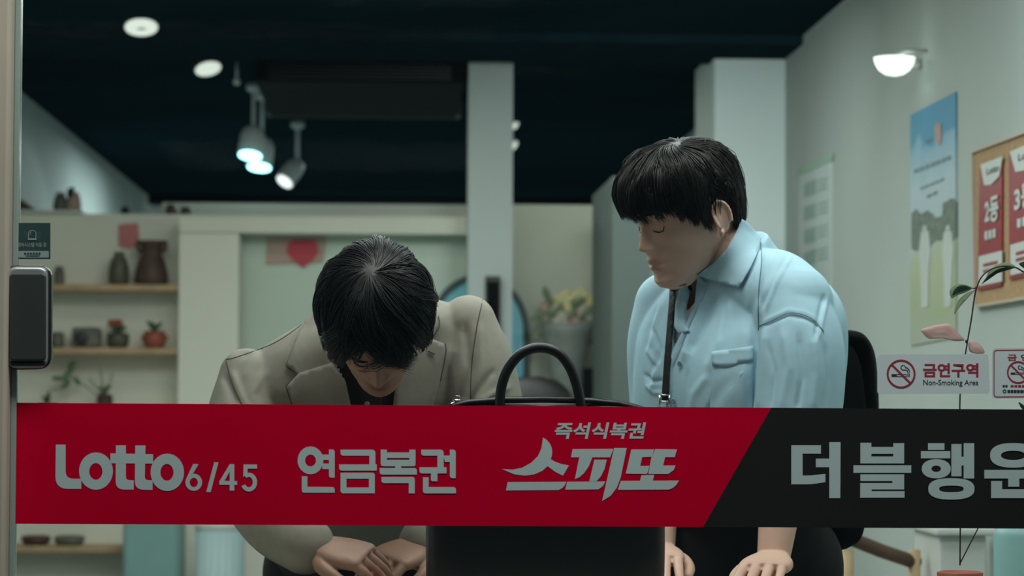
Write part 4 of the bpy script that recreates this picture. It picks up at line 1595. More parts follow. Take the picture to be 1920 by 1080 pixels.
def head_grid(nu=150, nv=130):
    """closed head: x to the person's right, y forward, z up, origin between the ears at eye height"""
    zz = np.concatenate([np.linspace(-.120, .03, int(nv * .68)), np.linspace(.03, .115, nv - int(nv * .68) + 1)[1:]])
    V, F = [], []
    for z in zz:
        f, wd, b = np.interp(z, PZ, PF), np.interp(z, PZ, PW), np.interp(z, PZ, PB)
        yc = (f + b) / 2 - .008
        for i in range(nu):
            # dense towards the face
            s = 2 * math.pi * i / nu
            t = s - .45 * math.sin(s) if False else s
            t = t + .0
            cs, sn = math.cos(t), math.sin(t)
            ex = .86 if cs > 0 else 1.0
            x = wd * math.copysign(abs(sn) ** ex, sn)
            y = yc + (f - yc) * cs if cs > 0 else yc + (yc - b) * cs
            V.append((x, y, z))
    n = nu
    for j in range(len(zz) - 1):
        for i in range(n):
            F.append((j * n + i, j * n + (i + 1) % n, (j + 1) * n + (i + 1) % n, (j + 1) * n + i))
    F.append(tuple(reversed(range(n))))
    F.append(tuple(range((len(zz) - 1) * n, len(zz) * n)))
    V = np.array(V)
    x, y, z = V.T
    fr = np.clip(y / .05, 0, 1) ** 1.0

    def g(x0, z0, sx, sz):
        return np.exp(-((x - x0) / sx) ** 2 - ((z - z0) / sz) ** 2)
    d = np.zeros(len(V))
    nz = [-.052, -.047, -.043, -.038, -.033, -.024, -.014, -.004, .006, .016]
    nh = [.000, .004, .014, .0225, .0235, .0185, .0125, .0075, .0035, .000]
    ns = [.012, .012, .0115, .0105, .0095, .0078, .0068, .0065, .0075, .010]
    hgt = np.interp(z, nz, nh)
    wid = np.interp(z, nz, ns)
    d += hgt * np.exp(-(np.abs(x) / wid) ** 2.4)
    for s in (-1, 1):
        d += .0095 * g(s * .0145, -.040, .0065, .0075)          # wing of the nose
        d -= .0050 * g(s * .0075, -.0485, .0035, .0030)         # nostril
        d -= .0105 * g(s * .031, .000, .015, .011)              # eye socket
        d -= .0040 * g(s * .016, .004, .007, .010)
        d += .0065 * g(s * .032, -.002, .013, .0075)            # lid over the eye
        d -= .0018 * g(s * .032, -.0085, .013, .0022)           # crease under the lid
        d += .0035 * g(s * .030, .019, .018, .006)              # brow
        d += .0035 * g(s * .046, -.026, .016, .014)             # cheekbone
        d -= .0030 * g(s * .044, -.060, .014, .018)             # hollow under it
        d -= .0014 * g(s * .026, -.054, .006, .014)
    d += .0050 * g(0, -.0605, .017, .0048) - .0012 * g(0, -.0555, .003, .004)   # upper lip
    d += .0062 * g(0, -.0745, .0155, .0055)                                     # lower lip
    d -= .0042 * np.exp(-(x / .021) ** 4 - ((z + .0672) / .0020) ** 2)          # mouth line
    d -= .0020 * g(0, -.084, .014, .004)
    d += .0030 * g(0, -.100, .014, .010)
    V[:, 1] += d * fr
    return V, F


def ear_parts(mb, T, s):
    """ear on side s (+1 the person's right) added to the skin"""
    def W(p):
        return T(p)
    import itertools
    # plate
    R = np.array([[.30, .0, 0], [0, 1, .0], [0, 0, 1]])
    V, F = [], []
    nu, nv = 24, 14
    for j in range(nv + 1):
        th = math.pi * j / nv
        for i in range(nu):
            ph = 2 * math.pi * i / nu
            a = .0052 * math.sin(th) * math.cos(ph)
            b = .0150 * math.sin(th) * math.sin(ph)
            c = .0270 * math.cos(th)
            b *= 1 + .18 * (c / .027)
            V.append(W((s * (.0745 + a + .004 + max(0, -b) * .45), -.012 + b - c * -.12, -.014 + c)))
    for j in range(nv):
        for i in range(nu):
            F.append((j * nu + i, j * nu + (i + 1) % nu, (j + 1) * nu + (i + 1) % nu, (j + 1) * nu + i))
    mb.add(V, F)
    rim = []
    for k in range(15):
        a = math.radians(-40 + k * 17.5)
        b, c = .0150 * math.cos(a + 0), .0275 * math.sin(a)
        b *= 1 + .18 * (c / .027)
        rim.append(W((s * (.0815 + max(0, -b) * .50), -.012 + b + c * .12, -.013 + c)))
    mb.tube(rim, [.0024] + [.0030] * 13 + [.0036], 10)
    anti = []
    for k in range(9):
        a = math.radians(70 + k * 22)
        b, c = .0085 * math.cos(a), .0160 * math.sin(a)
        anti.append(W((s * (.0800 + max(0, -b) * .4), -.014 + b + c * .12, -.016 + c)))
    mb.tube(anti, .0022, 8)
    mb.ball(W((s * .0785, .0005, -.018)), .0042, nu=12, nv=8)
    mb.ball(W((s * .0785, -.008, -.040)), (.0045, .0075, .0075), nu=14, nv=8)


def hand_parts(mb, wrist, d, back, s, curl=.5, L=.185, spread=.10):
    """hand: wrist point, pointing direction d, back-of-hand normal, s=+1 puts the thumb on side (d x back)"""
    d, back = Vector(d).normalized(), Vector(back).normalized()
    side = d.cross(back).normalized() * s
    back = (back - d * back.dot(d)).normalized()
    w0 = Vector(wrist)
    pl = L * .50
    V, F = loft([(w0 - d * .012, side * .026, back * .018), (w0 + d * .012, side * .029, back * .017), (w0 + d * pl * .55, side * .041, back * .0155), (w0 + d * pl * .95, side * .041, back * .0135), (w0 + d * (pl + .006), side * .034, back * .009)], 32, 4, 2.6)
    mb.add(V, F)
    for i, (off, ln, r) in enumerate(((.030, .92, .0083), (.0105, 1.0, .0086), (-.0095, .94, .0082), (-.029, .75, .0072))):
        p = w0 + d * (pl - .010 + (.004 if i in (1, 2) else 0)) + side * off + back * .002
        dirn = (d + side * (off * spread * 18)).normalized()
        pts, ang = [p - dirn * .012], .15
        q = p
        pts.append(q)
        for k, seg in enumerate((.045, .027, .022)):
            ang += curl * (.75 if k == 0 else .95)
            v = dirn * math.cos(ang) - back * math.sin(ang)
            q = q + v * seg * ln
            pts.append(q)
        V, F = limb(pts, [r, r * 1.08, r * .98, r * .9, r * .74], 14, 5)
        mb.add(V, F)
    b = w0 + d * .020 + side * .024 - back * .004
    pts = [b - side * .012, b + side * .014 + d * .016 - back * .006, b + side * .026 + d * .046 - back * .014, b + side * .024 + d * .070 - back * .022 * (1 + curl * .4)]
    V, F = limb(pts, [.0135, .0125, .0098, .0078], 14, 5)
    mb.add(V, F)


def skin_mat(name, col, lip):
    mt = mat(name, col, .48, .4, noise=.06, nscale=30, bump=.12, bscale=900, Subsurface_Weight=.12, Subsurface_Scale=.01)
    b = mt.node_tree.nodes['Principled BSDF']
    b.inputs['Subsurface Radius'].default_value = (1, .35, .2)
    nt = mt.node_tree
    src = b.inputs['Base Color'].links[0].from_socket
    at = nt.nodes.new('ShaderNodeAttribute')
    at.attribute_name = 'lip'
    mx = nt.nodes.new('ShaderNodeMix')
    mx.data_type = 'RGBA'
    nt.links.new(at.outputs['Fac'], mx.inputs['Factor'])
    nt.links.new(src, mx.inputs['A'])
    mx.inputs['B'].default_value = (*lip, 1)
    nt.links.new(mx.outputs['Result'], b.inputs['Base Color'])
    return mt


M['skin_l'] = skin_mat('skin_of_bowing_man', (.42, .25, .18), (.30, .12, .10))
M['skin_r'] = skin_mat('skin_of_standing_man', (.72, .47, .365), (.52, .27, .22))


class Head:
    def __init__(self, origin, yaw, pitch, roll, s=1.0):
        """yaw 0 faces the window; positive turns towards the person's own right; pitch down positive"""
        yw, pt, rl = math.radians(yaw), math.radians(pitch), math.radians(roll)
        fh = Vector((-math.sin(yw), -math.cos(yw), 0))
        self.f = (fh * math.cos(pt) - Vector((0, 0, 1)) * math.sin(pt)).normalized()
        up = (fh * math.sin(pt) + Vector((0, 0, 1)) * math.cos(pt)).normalized()
        r = self.f.cross(up)
        self.u = up * math.cos(rl) + r * math.sin(rl)
        self.r = self.f.cross(self.u)
        self.o = Vector(origin)
        self.s = s
        self.B = np.array([self.r, self.f, self.u])

    def __call__(self, p):
        return self.o + (self.r * p[0] + self.f * p[1] + self.u * p[2]) * self.s

    def arr(self, V):
        return np.asarray(V) @ self.B * self.s + np.array(self.o)

    def inv(self, V):
        return (np.asarray(V) - np.array(self.o)) @ self.B.T / self.s


def lips(V, H):
    q = H.inv(V)
    x, y, z = q.T
    up = np.exp(-(x / .021) ** 4 - ((z + .0625) / .0058) ** 4)
    lo = np.exp(-(x / .018) ** 4 - ((z + .0740) / .0070) ** 4)
    return np.clip(np.maximum(up, lo), 0, 1) * (y > .07)


def skin_object(name, V, F, material, parent, H):
    o = mkobj(name, V, F, material, parent, True)
    a = o.data.attributes.new('lip', 'FLOAT', 'POINT')
    a.data.foreach_set('value', lips(V, H).astype(np.float32))
    return o


# ---- hair
E0 = np.array([.0785, .0995, .1160])       # scalp ellipsoid (head units), centre below


_hv, _hf = head_grid(90, 90)
_ht = BVHTree.FromPolygons([tuple(v) for v in _hv], _hf)
NA, NB = 96, 49
RT = np.ones((NA, NB))
for _i in range(NA):
    for _j in range(NB):
        _p, _t = 2 * math.pi * _i / NA, math.pi * _j / (NB - 1)
        _d = Vector((math.sin(_t) * math.sin(_p) * E0[0], math.sin(_t) * math.cos(_p) * E0[1], math.cos(_t) * E0[2]))
        _h = _ht.ray_cast(Vector((0, -.004, 0)), _d.normalized())
        if _h[0] is not None:
            RT[_i, _j] = min(1.15, max(.75, _h[3] / _d.length))


def ell_pt(d, h):
    """point at height h above the scalp in direction d (scalp radius read from the head itself)"""
    c = np.array([0, -.004, 0])
    a = (np.arctan2(d[:, 0], d[:, 1]) % (2 * math.pi)) / (2 * math.pi) * NA
    t = np.arccos(np.clip(d[:, 2], -1, 1)) / math.pi * (NB - 1)
    i0, j0 = np.floor(a).astype(int) % NA, np.clip(np.floor(t).astype(int), 0, NB - 2)
    fa, ft = a - np.floor(a), t - j0
    i1 = (i0 + 1) % NA
    k = (RT[i0, j0] * (1 - fa) + RT[i1, j0] * fa) * (1 - ft) + (RT[i0, j0 + 1] * (1 - fa) + RT[i1, j0 + 1] * fa) * ft
    q = d * E0 * k[:, None]
    n = d / E0
    n /= np.linalg.norm(n, axis=1, keepdims=True)
    return c + q + n * h[:, None]


def unit(v):
    return v / (np.linalg.norm(v, axis=1, keepdims=True) + 1e-12)


def wander(d, freq, seed):
    r = np.random.default_rng(seed)
    out = np.zeros((len(d), 3))
    for k in range(4):
        A = r.normal(size=(3, 3)) * freq * (1 + .6 * k)
        ph = r.uniform(0, 6.28, 3)
        out += np.sin(d @ A.T + ph) / (1 + .6 * k)
    return out


def grow(root_d, whorl, swirl, down, steps, dl, limit, jit, wav, seed, part=0.0):
    """walk strands over the scalp: away from the whorl, then with gravity"""
    d = root_d.copy()
    N = len(d)
    P_ = [d.copy()]
    alive = np.ones(N)
    wv = np.array(whorl) / np.linalg.norm(whorl)
    dn = np.array(down) / np.linalg.norm(down)
    w1 = wander(root_d, 3.0, seed)
    for k in range(steps):
        away = unit(d * (d @ wv)[:, None] - wv)
        sw = unit(np.cross(wv, d))
        near = np.exp(-np.arccos(np.clip(d @ wv, -1, 1)) / .5)
        grav = unit(dn - d * (d @ dn)[:, None])
        t = k / steps
        v = away * (1 - .45 * t) + sw * (swirl * near)[:, None] + grav * (.25 + .6 * t) + w1 * wav
        if part:
            fr = np.clip(d[:, 1], 0, 1)[:, None]
            v = v + np.stack([np.sign(d[:, 0] - .0), np.zeros(N), np.zeros(N)], 1) * part * fr
        v = unit(v - d * (v * d).sum(1)[:, None])
        stop = limit(d) + jit
        alive = np.minimum(alive, np.clip((d[:, 2] - stop) * 14, 0, 1))
        d = unit(d + v * (dl * alive)[:, None])
        P_.append(d.copy())
    A = np.stack(P_, 1)             # N, steps+1, 3
    # even spacing along what each strand actually ran, so tips taper
    L = np.concatenate([np.zeros((N, 1)), np.cumsum(np.linalg.norm(np.diff(A, axis=1), axis=2), 1)], 1)
    out = np.empty_like(A)
    g = np.linspace(0, 1, steps + 1)
    for i in range(N):
        l = L[i] + np.arange(steps + 1) * 1e-7
        for c in range(3):
            out[i, :, c] = np.interp(g * l[-1], l, A[i, :, c])
    return unit(out.reshape(-1, 3)).reshape(out.shape)


def hair_mesh(name, H, material, parent, n, seed, whorl, swirl, down, limit, hairline, hfun, wav=.10, clump=.6, part=0.0, nguide=260, rad=.00062, dl=.16, steps=11, extra=None, ragged=.07):
    r = np.random.default_rng(seed)

    def roots(m):
        out = []
        while sum(len(o) for o in out) < m:
            d = unit(r.normal(size=(m * 3, 3)))
            k = d[:, 2] > hairline(d)
            out.append(d[k])
        return np.concatenate(out)[:m]
    G = roots(nguide)
    R_ = roots(n)
    idx = np.argmax(R_ @ G.T, axis=1)                  # nearest guide
    gj = r.uniform(-1, 1, nguide) * ragged
    gp = grow(G, whorl, swirl, down, steps, dl, limit, gj, wav * 1.6, seed + 1, part)
    rp_ = grow(R_, whorl, swirl, down, steps, dl, limit, gj[idx] + r.uniform(-.6, .6, n) * ragged, wav, seed + 2, part)
    s = np.linspace(0, 1, steps + 1)
    k = (clump * s ** 1.1)[None, :, None]
    gg = gp[idx] + .035 * r.normal(size=(n, 1, 3))
    D = unit((rp_ * (1 - k) + gg * k).reshape(-1, 3)).reshape(n, steps + 1, 3)
    lay = r.uniform(.15, 1, n) ** .7
    glift = r.uniform(.62, 1.28, nguide)[idx]
    hh = hfun(D.reshape(-1, 3), np.tile(s, n)).reshape(n, steps + 1) * (lay * glift)[:, None]
    hh = .0015 + hh
    pts = ell_pt(D.reshape(-1, 3), hh.reshape(-1))
    if extra is not None:
        pts = extra(pts, np.tile(s, n))
    pts = H.arr(pts).reshape(n, steps + 1, 3)
    # three-sided tapering strands
    T = np.gradient(pts, axis=1)
    T /= np.linalg.norm(T, axis=2, keepdims=True) + 1e-12
    ref = pts - np.array(H.o)
    A = np.cross(T, ref)
    A /= np.linalg.norm(A, axis=2, keepdims=True) + 1e-12
    B = np.cross(T, A)
    rr = (rad * (1.15 - .95 * s ** 2))[None, :, None]
    ring = [pts + rr * (A * math.cos(a) * 1.5 + B * math.sin(a)) for a in (0.5, 2.6, 4.7)]
    V = np.stack(ring, 2).reshape(-1, 3)            # n, steps+1, 3
    base = (np.arange(n) * (steps + 1) * 3)[:, None, None]
    st = (np.arange(steps) * 3)[None, :, None]
    q = []
    for a in range(3):
        b = (a + 1) % 3
        q.append(np.stack([base[:, :, 0] + st[:, :, 0] + a, base[:, :, 0] + st[:, :, 0] + b, base[:, :, 0] + st[:, :, 0] + 3 + b, base[:, :, 0] + st[:, :, 0] + 3 + a], -1).reshape(-1, 4))
    FQ = np.concatenate(q)
    # close under-layer so no scalp shows through
    nu, nv = 80, 44
    cap, CF = [], []
    dirs = []
    for j in range(nv + 1):
        for i in range(nu):
            ph = 2 * math.pi * i / nu
            z0 = float(hairline(np.array([[math.sin(ph), math.cos(ph), 0.0]]))[0])
            th = (math.pi / 2 - math.asin(max(-.95, min(.97, z0)))) * j / nv
            dirs.append((math.sin(th) * math.sin(ph), math.sin(th) * math.cos(ph), math.cos(th)))
    dirs = np.array(dirs)
    hcap = .35 * hfun(dirs, np.full(len(dirs), .3)) * np.repeat(1 - (np.linspace(0, 1, nv + 1)) ** 6, nu)
    cp = H.arr(ell_pt(dirs, hcap + .0005))
    inn = H.arr(ell_pt(dirs, np.full(len(dirs), -.006)))
    for j in range(nv):
        for i in range(nu):
            a, b, c, d_ = j * nu + i, j * nu + (i + 1) % nu, (j + 1) * nu + (i + 1) % nu, (j + 1) * nu + i
            CF += [(a, d_, c, b), (a + len(cp), b + len(cp), c + len(cp), d_ + len(cp))]
    for i in range(nu):
        a, b = nv * nu + i, nv * nu + (i + 1) % nu
        CF.append((a, a + len(cp), b + len(cp), b))
    nV = len(V)
    V = np.concatenate([V, cp, inn])
    F = np.concatenate([FQ, np.array(CF) + nV])
    off = np.array(wloc(parent))
    me = bpy.data.meshes.new(name)
    me.vertices.add(len(V))
    me.vertices.foreach_set('co', (V - off).astype(np.float32).ravel())
    me.loops.add(len(F) * 4)
    me.loops.foreach_set('vertex_index', F.astype(np.int32).ravel())
    me.polygons.add(len(F))
    me.polygons.foreach_set('loop_start', np.arange(0, len(F) * 4, 4, dtype=np.int32))
    me.polygons.foreach_set('loop_total', np.full(len(F), 4, dtype=np.int32))
    me.polygons.foreach_set('use_smooth', np.ones(len(F), bool))
    me.update(calc_edges=True)
    me.validate()
    me.materials.append(material)
    o = bpy.data.objects.new(name, me)
    COL.objects.link(o)
    o.parent = parent
    return o


M['hair'] = mat('black_hair', (.0060, .0062, .0068), .42, .34, noise=.25, nscale=50)
M['hair_r'] = mat('brown_black_hair', (.0080, .0066, .0062), .42, .38, noise=.25, nscale=50)

# ------------------------------------------------------------------ the man in the beige jacket
M['blazer'] = mat('beige_wool', (.335, .325, .275), .85, .2, noise=.05, nscale=60, bump=.25, bscale=1400)
M['blazer_d'] = mat('beige_seam_shade', (.10, .095, .075), .9, .2, noise=.05)  # darker than the wool: shade of grooves and gaps put into the colour
M['dshirt'] = mat('dark_brown_shirt', (.016, .013, .012), .7, .3, noise=.1, bump=.15, bscale=900)
M['dtrouser'] = mat('dark_trouser', (.012, .013, .014), .8, .3, noise=.1)
M['shoe'] = mat('black_shoe', (.012, .012, .012), .35, .5, noise=.1)
M['button'] = mat('pale_button', (.35, .35, .31), .35)

HL = Head(P(706, 597, 4.475), -1.0, 60, 4)
root = empty('person', (P(690, 1000, 5.05).x, 5.02, 0), 'person in a beige blazer bowing deep over the table, dark wet-looking hair towards the window', 'person')
PL = root


def trousers_and_shoes(hip, feet, mat_t, parent, hw=.17):
    mb = MB()
    for fx, fy in feet:
        sx = 1 if fx > hip[0] else -1
        V, F = limb([(hip[0] + sx * .085, hip[1], hip[2] - .02), (hip[0] + sx * .10, (hip[1] + fy) / 2 - .02, hip[2] * .52), (fx, fy + .02, .10)], [.105, .080, .062], 26, 6)
        mb.add(V, F)
    V, F = loft([((hip[0], hip[1], hip[2] - .12), (hw * .95, 0, 0), (0, .12, 0)), ((hip[0], hip[1], hip[2]), (hw, 0, 0), (0, .125, 0)), ((hip[0], hip[1] - .01, hip[2] + .08), (hw * .9, 0, 0), (0, .11, 0))], 40, 4)
    mb.add(V, F)
    V, F = remesh(mb, .008, 6)
    mkobj('trousers', V, F, mat_t, parent, True)
    for fx, fy in feet:
        mb = MB()
        V, F = loft([((fx, fy + .09, .045), (.025, 0, 0), (0, 0, .035)), ((fx, fy + .06, .05), (.040, 0, 0), (0, 0, .05)), ((fx, fy - .04, .045), (.044, 0, 0), (0, 0, .045)), ((fx, fy - .14, .032), (.048, 0, 0), (0, 0, .031)), ((fx, fy - .19, .022), (.025, 0, 0), (0, 0, .02))], 28, 5, 2.6)
        mb.add(V, F)
        mb.build('shoe', M['shoe'], parent, True)


def add_head(mb, H):
    V, F = head_grid()
    mb.add(H.arr(V), F)
    for s in (-1, 1):
        ear_parts(mb, H, s)


S = (P(900, 575, 4.69) - P(430, 675, 4.63)).normalized()
Nf = Vector((0, -.75, -.66))
Nf = (Nf - S * Nf.dot(S)).normalized()


def uu(h, k=1.0):
    return (S * k + Vector((1, 0, 0)) * (1 - k)).normalized() * h


torso_l = [
    (P(700, 1120, 5.02), uu(.190, 0), Vector((0, -.125, 0))),
    (P(698, 1000, 4.97), uu(.190, .2), Vector((0, -.11, -.05))),
    (P(690, 860, 4.86), uu(.200, .5), Nf * .125),
    (P(676, 750, 4.75), uu(.208, 1), Nf * .120),
    (P(667, 672, 4.69), uu(.206, 1), Nf * .085),
    (P(686, 622, 4.665), uu(.168, 1), Nf * .058),
    (P(698, 592, 4.65), uu(.098, 1), Nf * .055),
    (P(708, 568, 4.63), uu(.070, 1), Nf * .055)]
armR = [P(462, 704, 4.665), P(450, 800, 4.63), P(468, 895, 4.56), P(515, 975, 4.47), P(572, 1022, 4.39)]
armL = [P(878, 606, 4.70), P(900, 700, 4.70), P(915, 830, 4.69), P(875, 930, 4.62), P(800, 1020, 4.54)]
# body: one skin
mb = MB()
sk = .80
V, F = loft([(c, u_ * sk, v_ * sk) for c, u_, v_ in torso_l[:-2]] + [(P(704, 590, 4.64), uu(.062, 1), Nf * .058)], 48, 4)
mb.add(V, F)
add_head(mb, HL)
V, F = limb([P(706, 610, 4.66), HL((0, -.045, -.06)), HL((0, -.02, -.03))], [.058, .056, .055], 28, 5)
mb.add(V, F)
for arm in (armR, armL):
    V, F = limb(arm, [.030, .040, .041, .038, .029], 22, 5)
    mb.add(V, F)
hand_parts(mb, P(582, 1025, 4.385), (P(650, 1040, 4.36) - P(570, 1024, 4.385)), (-.05, -.35, .9), 1, .55)
hand_parts(mb, P(795, 1022, 4.535), (P(730, 1050, 4.47) - P(795, 1022, 4.535)), (.05, -.3, .9), -1, .4)
for sx in (-1, 1):
    V, F = limb([(PL.location.x + sx * .085, 5.02, .86), (PL.location.x + sx * .10, 5.0, .46), (PL.location.x + sx * .11, 5.06, .06)], [.085, .055, .038], 20, 5)
    mb.add(V, F)
BV, BF = remesh(mb, .0021, 3)
skin_object('body', BV, BF, M['skin_l'], PL, HL)

# shirt
mb = MB()
V, F = loft([(c, u_ * .935, v_ * .93) for c, u_, v_ in torso_l[:-2]] + [(P(704, 590, 4.64), uu(.066, 1), Nf * .062), (P(706, 572, 4.625), uu(.062, 1), Nf * .058)], 56, 5)
mb.add(V, F)
SV, SF = remesh(mb, .005, 4)
shirt = mkobj('shirt', SV, SF, M['dshirt'], PL, True)

# jacket
mb = MB()
V, F = loft(torso_l[1:-1] + [(P(706, 572, 4.64), uu(.080, 1), Nf * .066)], 60, 6)
mb.add(V, F)
for arm, rr in ((armR, (.046, .058, .060, .056, .047)), (armL, (.048, .062, .064, .060, .047))):
    V, F = limb(arm, rr, 30, 6)
    mb.add(V, F)
JV, JF = remesh(mb, .0040, 7)
JV = folds(JV, JF, [
    ([(470, 640), (440, 700), (470, 790)], 16, -.006), ([(432, 690), (452, 740), (480, 790)], 7, .006), ([(500, 690), (470, 740), (500, 800)], 9, .004),
    ([(418, 700), (445, 760)], 6, -.004), ([(595, 600), (560, 680), (540, 760)], 26, .004), ([(560, 590), (500, 640)], 10, .003),
    ([(870, 600), (880, 690), (860, 770)], 9, -.006), ([(900, 600), (905, 680), (890, 770)], 8, .004), ([(930, 690), (905, 720), (880, 760)], 6, -.004),
    ([(958, 725), (920, 740), (885, 768)], 6, .004), ([(850, 640), (830, 700), (820, 770)], 12, .003), ([(840, 590), (856, 620), (850, 660)], 9, -.002)])
vneck = [(604, 640), (640, 706), (655, 790), (742, 790), (752, 706), (800, 620), (812, 560), (600, 580)]
tj = bvh((JV, JF))
JV2, JF2 = cut(JV, JF, vneck)
jk = mkobj('blazer', JV2, JF2, M['blazer'], PL, True)
# thickness of the cloth
jk.modifiers.new('cloth', 'SOLIDIFY').thickness = .002
jk.modifiers['cloth'].offset = -1
# collar and lapels
patch([(604, 574), (612, 640), (624, 696), (561, 704), (537, 684), (558, 628), (572, 600)], tj, .007, .0035).build('collar', M['blazer'], jk, True)
patch([(561, 699), (537, 724), (560, 790), (664, 790), (648, 715), (622, 680)], tj, .008, .0035).build('lapel', M['blazer'], jk, True)
patch([(812, 556), (818, 590), (821, 608), (808, 640), (790, 660), (800, 610)], tj, .007, .0035).build('collar', M['blazer'], jk, True)
patch([(808, 634), (832, 644), (834, 660), (824, 715), (805, 790), (734, 790), (742, 715), (784, 650)], tj, .008, .0035).build('lapel', M['blazer'], jk, True)
mb = seam([(803, 658), (815, 664)], bvh((JV, JF)), .0014, .010)
if mb.v:
    mb.build('buttonhole', M['blazer_d'], jk, True)
for pl_ in ([(535, 686), (548, 694), (562, 703)], [(562, 703), (548, 712), (536, 724)], [(536, 724), (546, 755), (556, 788)], [(835, 644), (836, 662), (826, 715)], [(822, 592), (824, 612), (810, 634)], [(572, 602), (558, 630), (537, 684)]):
    mb = seam(pl_, tj, .0008, .0035)
    if mb.v:
        mb.build('lapel_shadow', M['blazer_d'], jk, True)  # dark tubes drawn for the shadow gap along the lapel outlines
for pl_ in ([(590, 590), (520, 640), (448, 668), (424, 674)], [(424, 676), (436, 720), (462, 775)], [(905, 562), (893, 620), (884, 690), (882, 770)], [(561, 702), (540, 690)]):
    mb = seam(pl_, tj, .0009, .0006)
    if mb.v:
        mb.build('seam', M['blazer_d'], jk, True)
# shirt placket and button
ts = bvh((SV, SF))
mb = patch([(672, 730), (716, 730), (716, 800), (676, 800)], ts, .003, .002)
mb.build('placket', M['dshirt'], shirt, True)
h = hit(ts, 688, 757)
c = CAM + ray(688, 757).normalized() * (h - .006)
mb = MB()
mb.lathe(c, [(.0042, -.001), (.0046, 0), (.0040, .0012), (.0028, .0008)], 20, (-.1, -.8, -.5))
mb.build('button', M['button'], shirt, True)
trousers_and_shoes((PL.location.x, 5.02, .90), ((PL.location.x - .11, 5.06), (PL.location.x + .11, 5.06)), M['dtrouser'], PL)


def hl_line(d):
    a = np.abs(np.arctan2(d[:, 0], d[:, 1]))
    return np.interp(a, [0, .35, .8, 1.15, 1.45, 1.9, 2.4, 3.15], [.68, .64, .48, .22, .05, .0, -.45, -.55])


def lim_l(d):
    a = np.abs(np.arctan2(d[:, 0] - .04, d[:, 1]))
    return np.interp(a, [0, .15, .32, .5, .8, 1.15, 1.45, 1.9, 2.4, 3.15], [.60, .52, .32, .20, .10, -.06, -.12, -.08, -.5, -.6])


def h_l(d, s):
    a = np.abs(np.arctan2(d[:, 0], d[:, 1]))
    base = np.interp(a, [0, .5, 1.2, 2.0, 3.15], [.020, .024, .017, .019, .026])
    top = np.clip(d[:, 2], 0, 1)
    return (base * (1 - top ** 3 * .30)) * (np.sin(np.clip(s * 1.9, 0, 1.75)) * .85 + .15) * np.clip((d[:, 2] + .75) * 3, .1, 1)


def curl_l(p, s):
    w_ = np.stack([np.sin(p[:, 1] * 150 + p[:, 2] * 60), np.sin(p[:, 0] * 150 + 1.3 + p[:, 2] * 70), np.sin(p[:, 0] * 120 + p[:, 1] * 110)], 1)
    return p + w_ * (.0026 * s)[:, None]


hair_mesh('hair', HL, M['hair'], PL, 13000, 5, (.06, -.12, 1.0), .6, (0, .35, -1), lim_l, hl_line, h_l, wav=.26, clump=.72, part=.75, nguide=170, rad=.0007, extra=curl_l, ragged=.09)
# brows and lashes
tb_ = bvh((BV, BF))


def face_tube(name, H, pts, rad, material, parent, off=.0006):
    P2 = [H(p) for p in catmull(pts, 5)]
    tree = tb_ if H is HL else tbr
    Q = []
    for p in P2:
        n = tree.find_nearest(p)
        Q.append(n[0] + n[1] * off)
    mb = MB()
    k = len(Q)
    mb.tube(Q, [rad * (.45 + .75 * math.sin(math.pi * min(1, (i + .6) / k))) for i in range(k)], 8)
    return mb.build(name, material, parent, True)


def face_details(H, parent, hairm):
    for s in (-1, 1):
        face_tube('eyebrow', H, [(s * .013, .10, .0165), (s * .024, .10, .020), (s * .036, .09, .0215), (s * .047, .08, .017)], .0026, hairm, parent, .0002)
        face_tube('eyelashes', H, [(s * .0185, .09, -.0075), (s * .026, .09, -.0092), (s * .034, .09, -.0095), (s * .043, .08, -.0068)], .0011, hairm, parent, .0004)
        for dz in (.0035,):
            face_tube('eyelid_crease', H, [(s * .019, .09, -.001 + dz), (s * .030, .09, .0025 + dz), (s * .043, .08, -.001 + dz)], .00045, M['lidline'], parent, .0001)


M['lidline'] = mat('lid_shadow_line', (.20, .11, .085), .6)
face_details(HL, PL, M['hair'])

# ------------------------------------------------------------------ the man in the blue shirt
M['bshirt'] = mat('light_blue_cotton', (.43, .665, .785), .8, .25, noise=.03, nscale=40, bump=.12, bscale=1500)
M['bseam'] = mat('blue_seam_shade_button', (.15, .26, .31), .85, .2)  # seam groove shade put into the colour, buttons share it
M['tee'] = mat('white_tee', (.50, .55, .56), .8, .25, noise=.03, bump=.1, bscale=1200)

ear_w = P(1350, 407, 4.585)
HR = Head((0, 0, 0), 62, 18.5, -3, .995)
HR.o = ear_w - (HR((-.078, -.012, -.014)) - Vector((0, 0, 0)))
PR = empty('person', (P(1380, 1000, 4.72).x, 4.74, 0), 'person in a light blue shirt with thick dark fringe looking down at the bag', 'person')
FT = Vector((-.66, -.70, 0)).normalized()
UT = Vector((.70, -.66, 0)).normalized()     # towards his own left shoulder, near the window
lean = Vector((0, 0, 1))


def sv(h):
    return UT * h


def dv(h, t=0.0):
    return (FT * math.cos(t) - Vector((0, 0, 1)) * math.sin(t)) * h


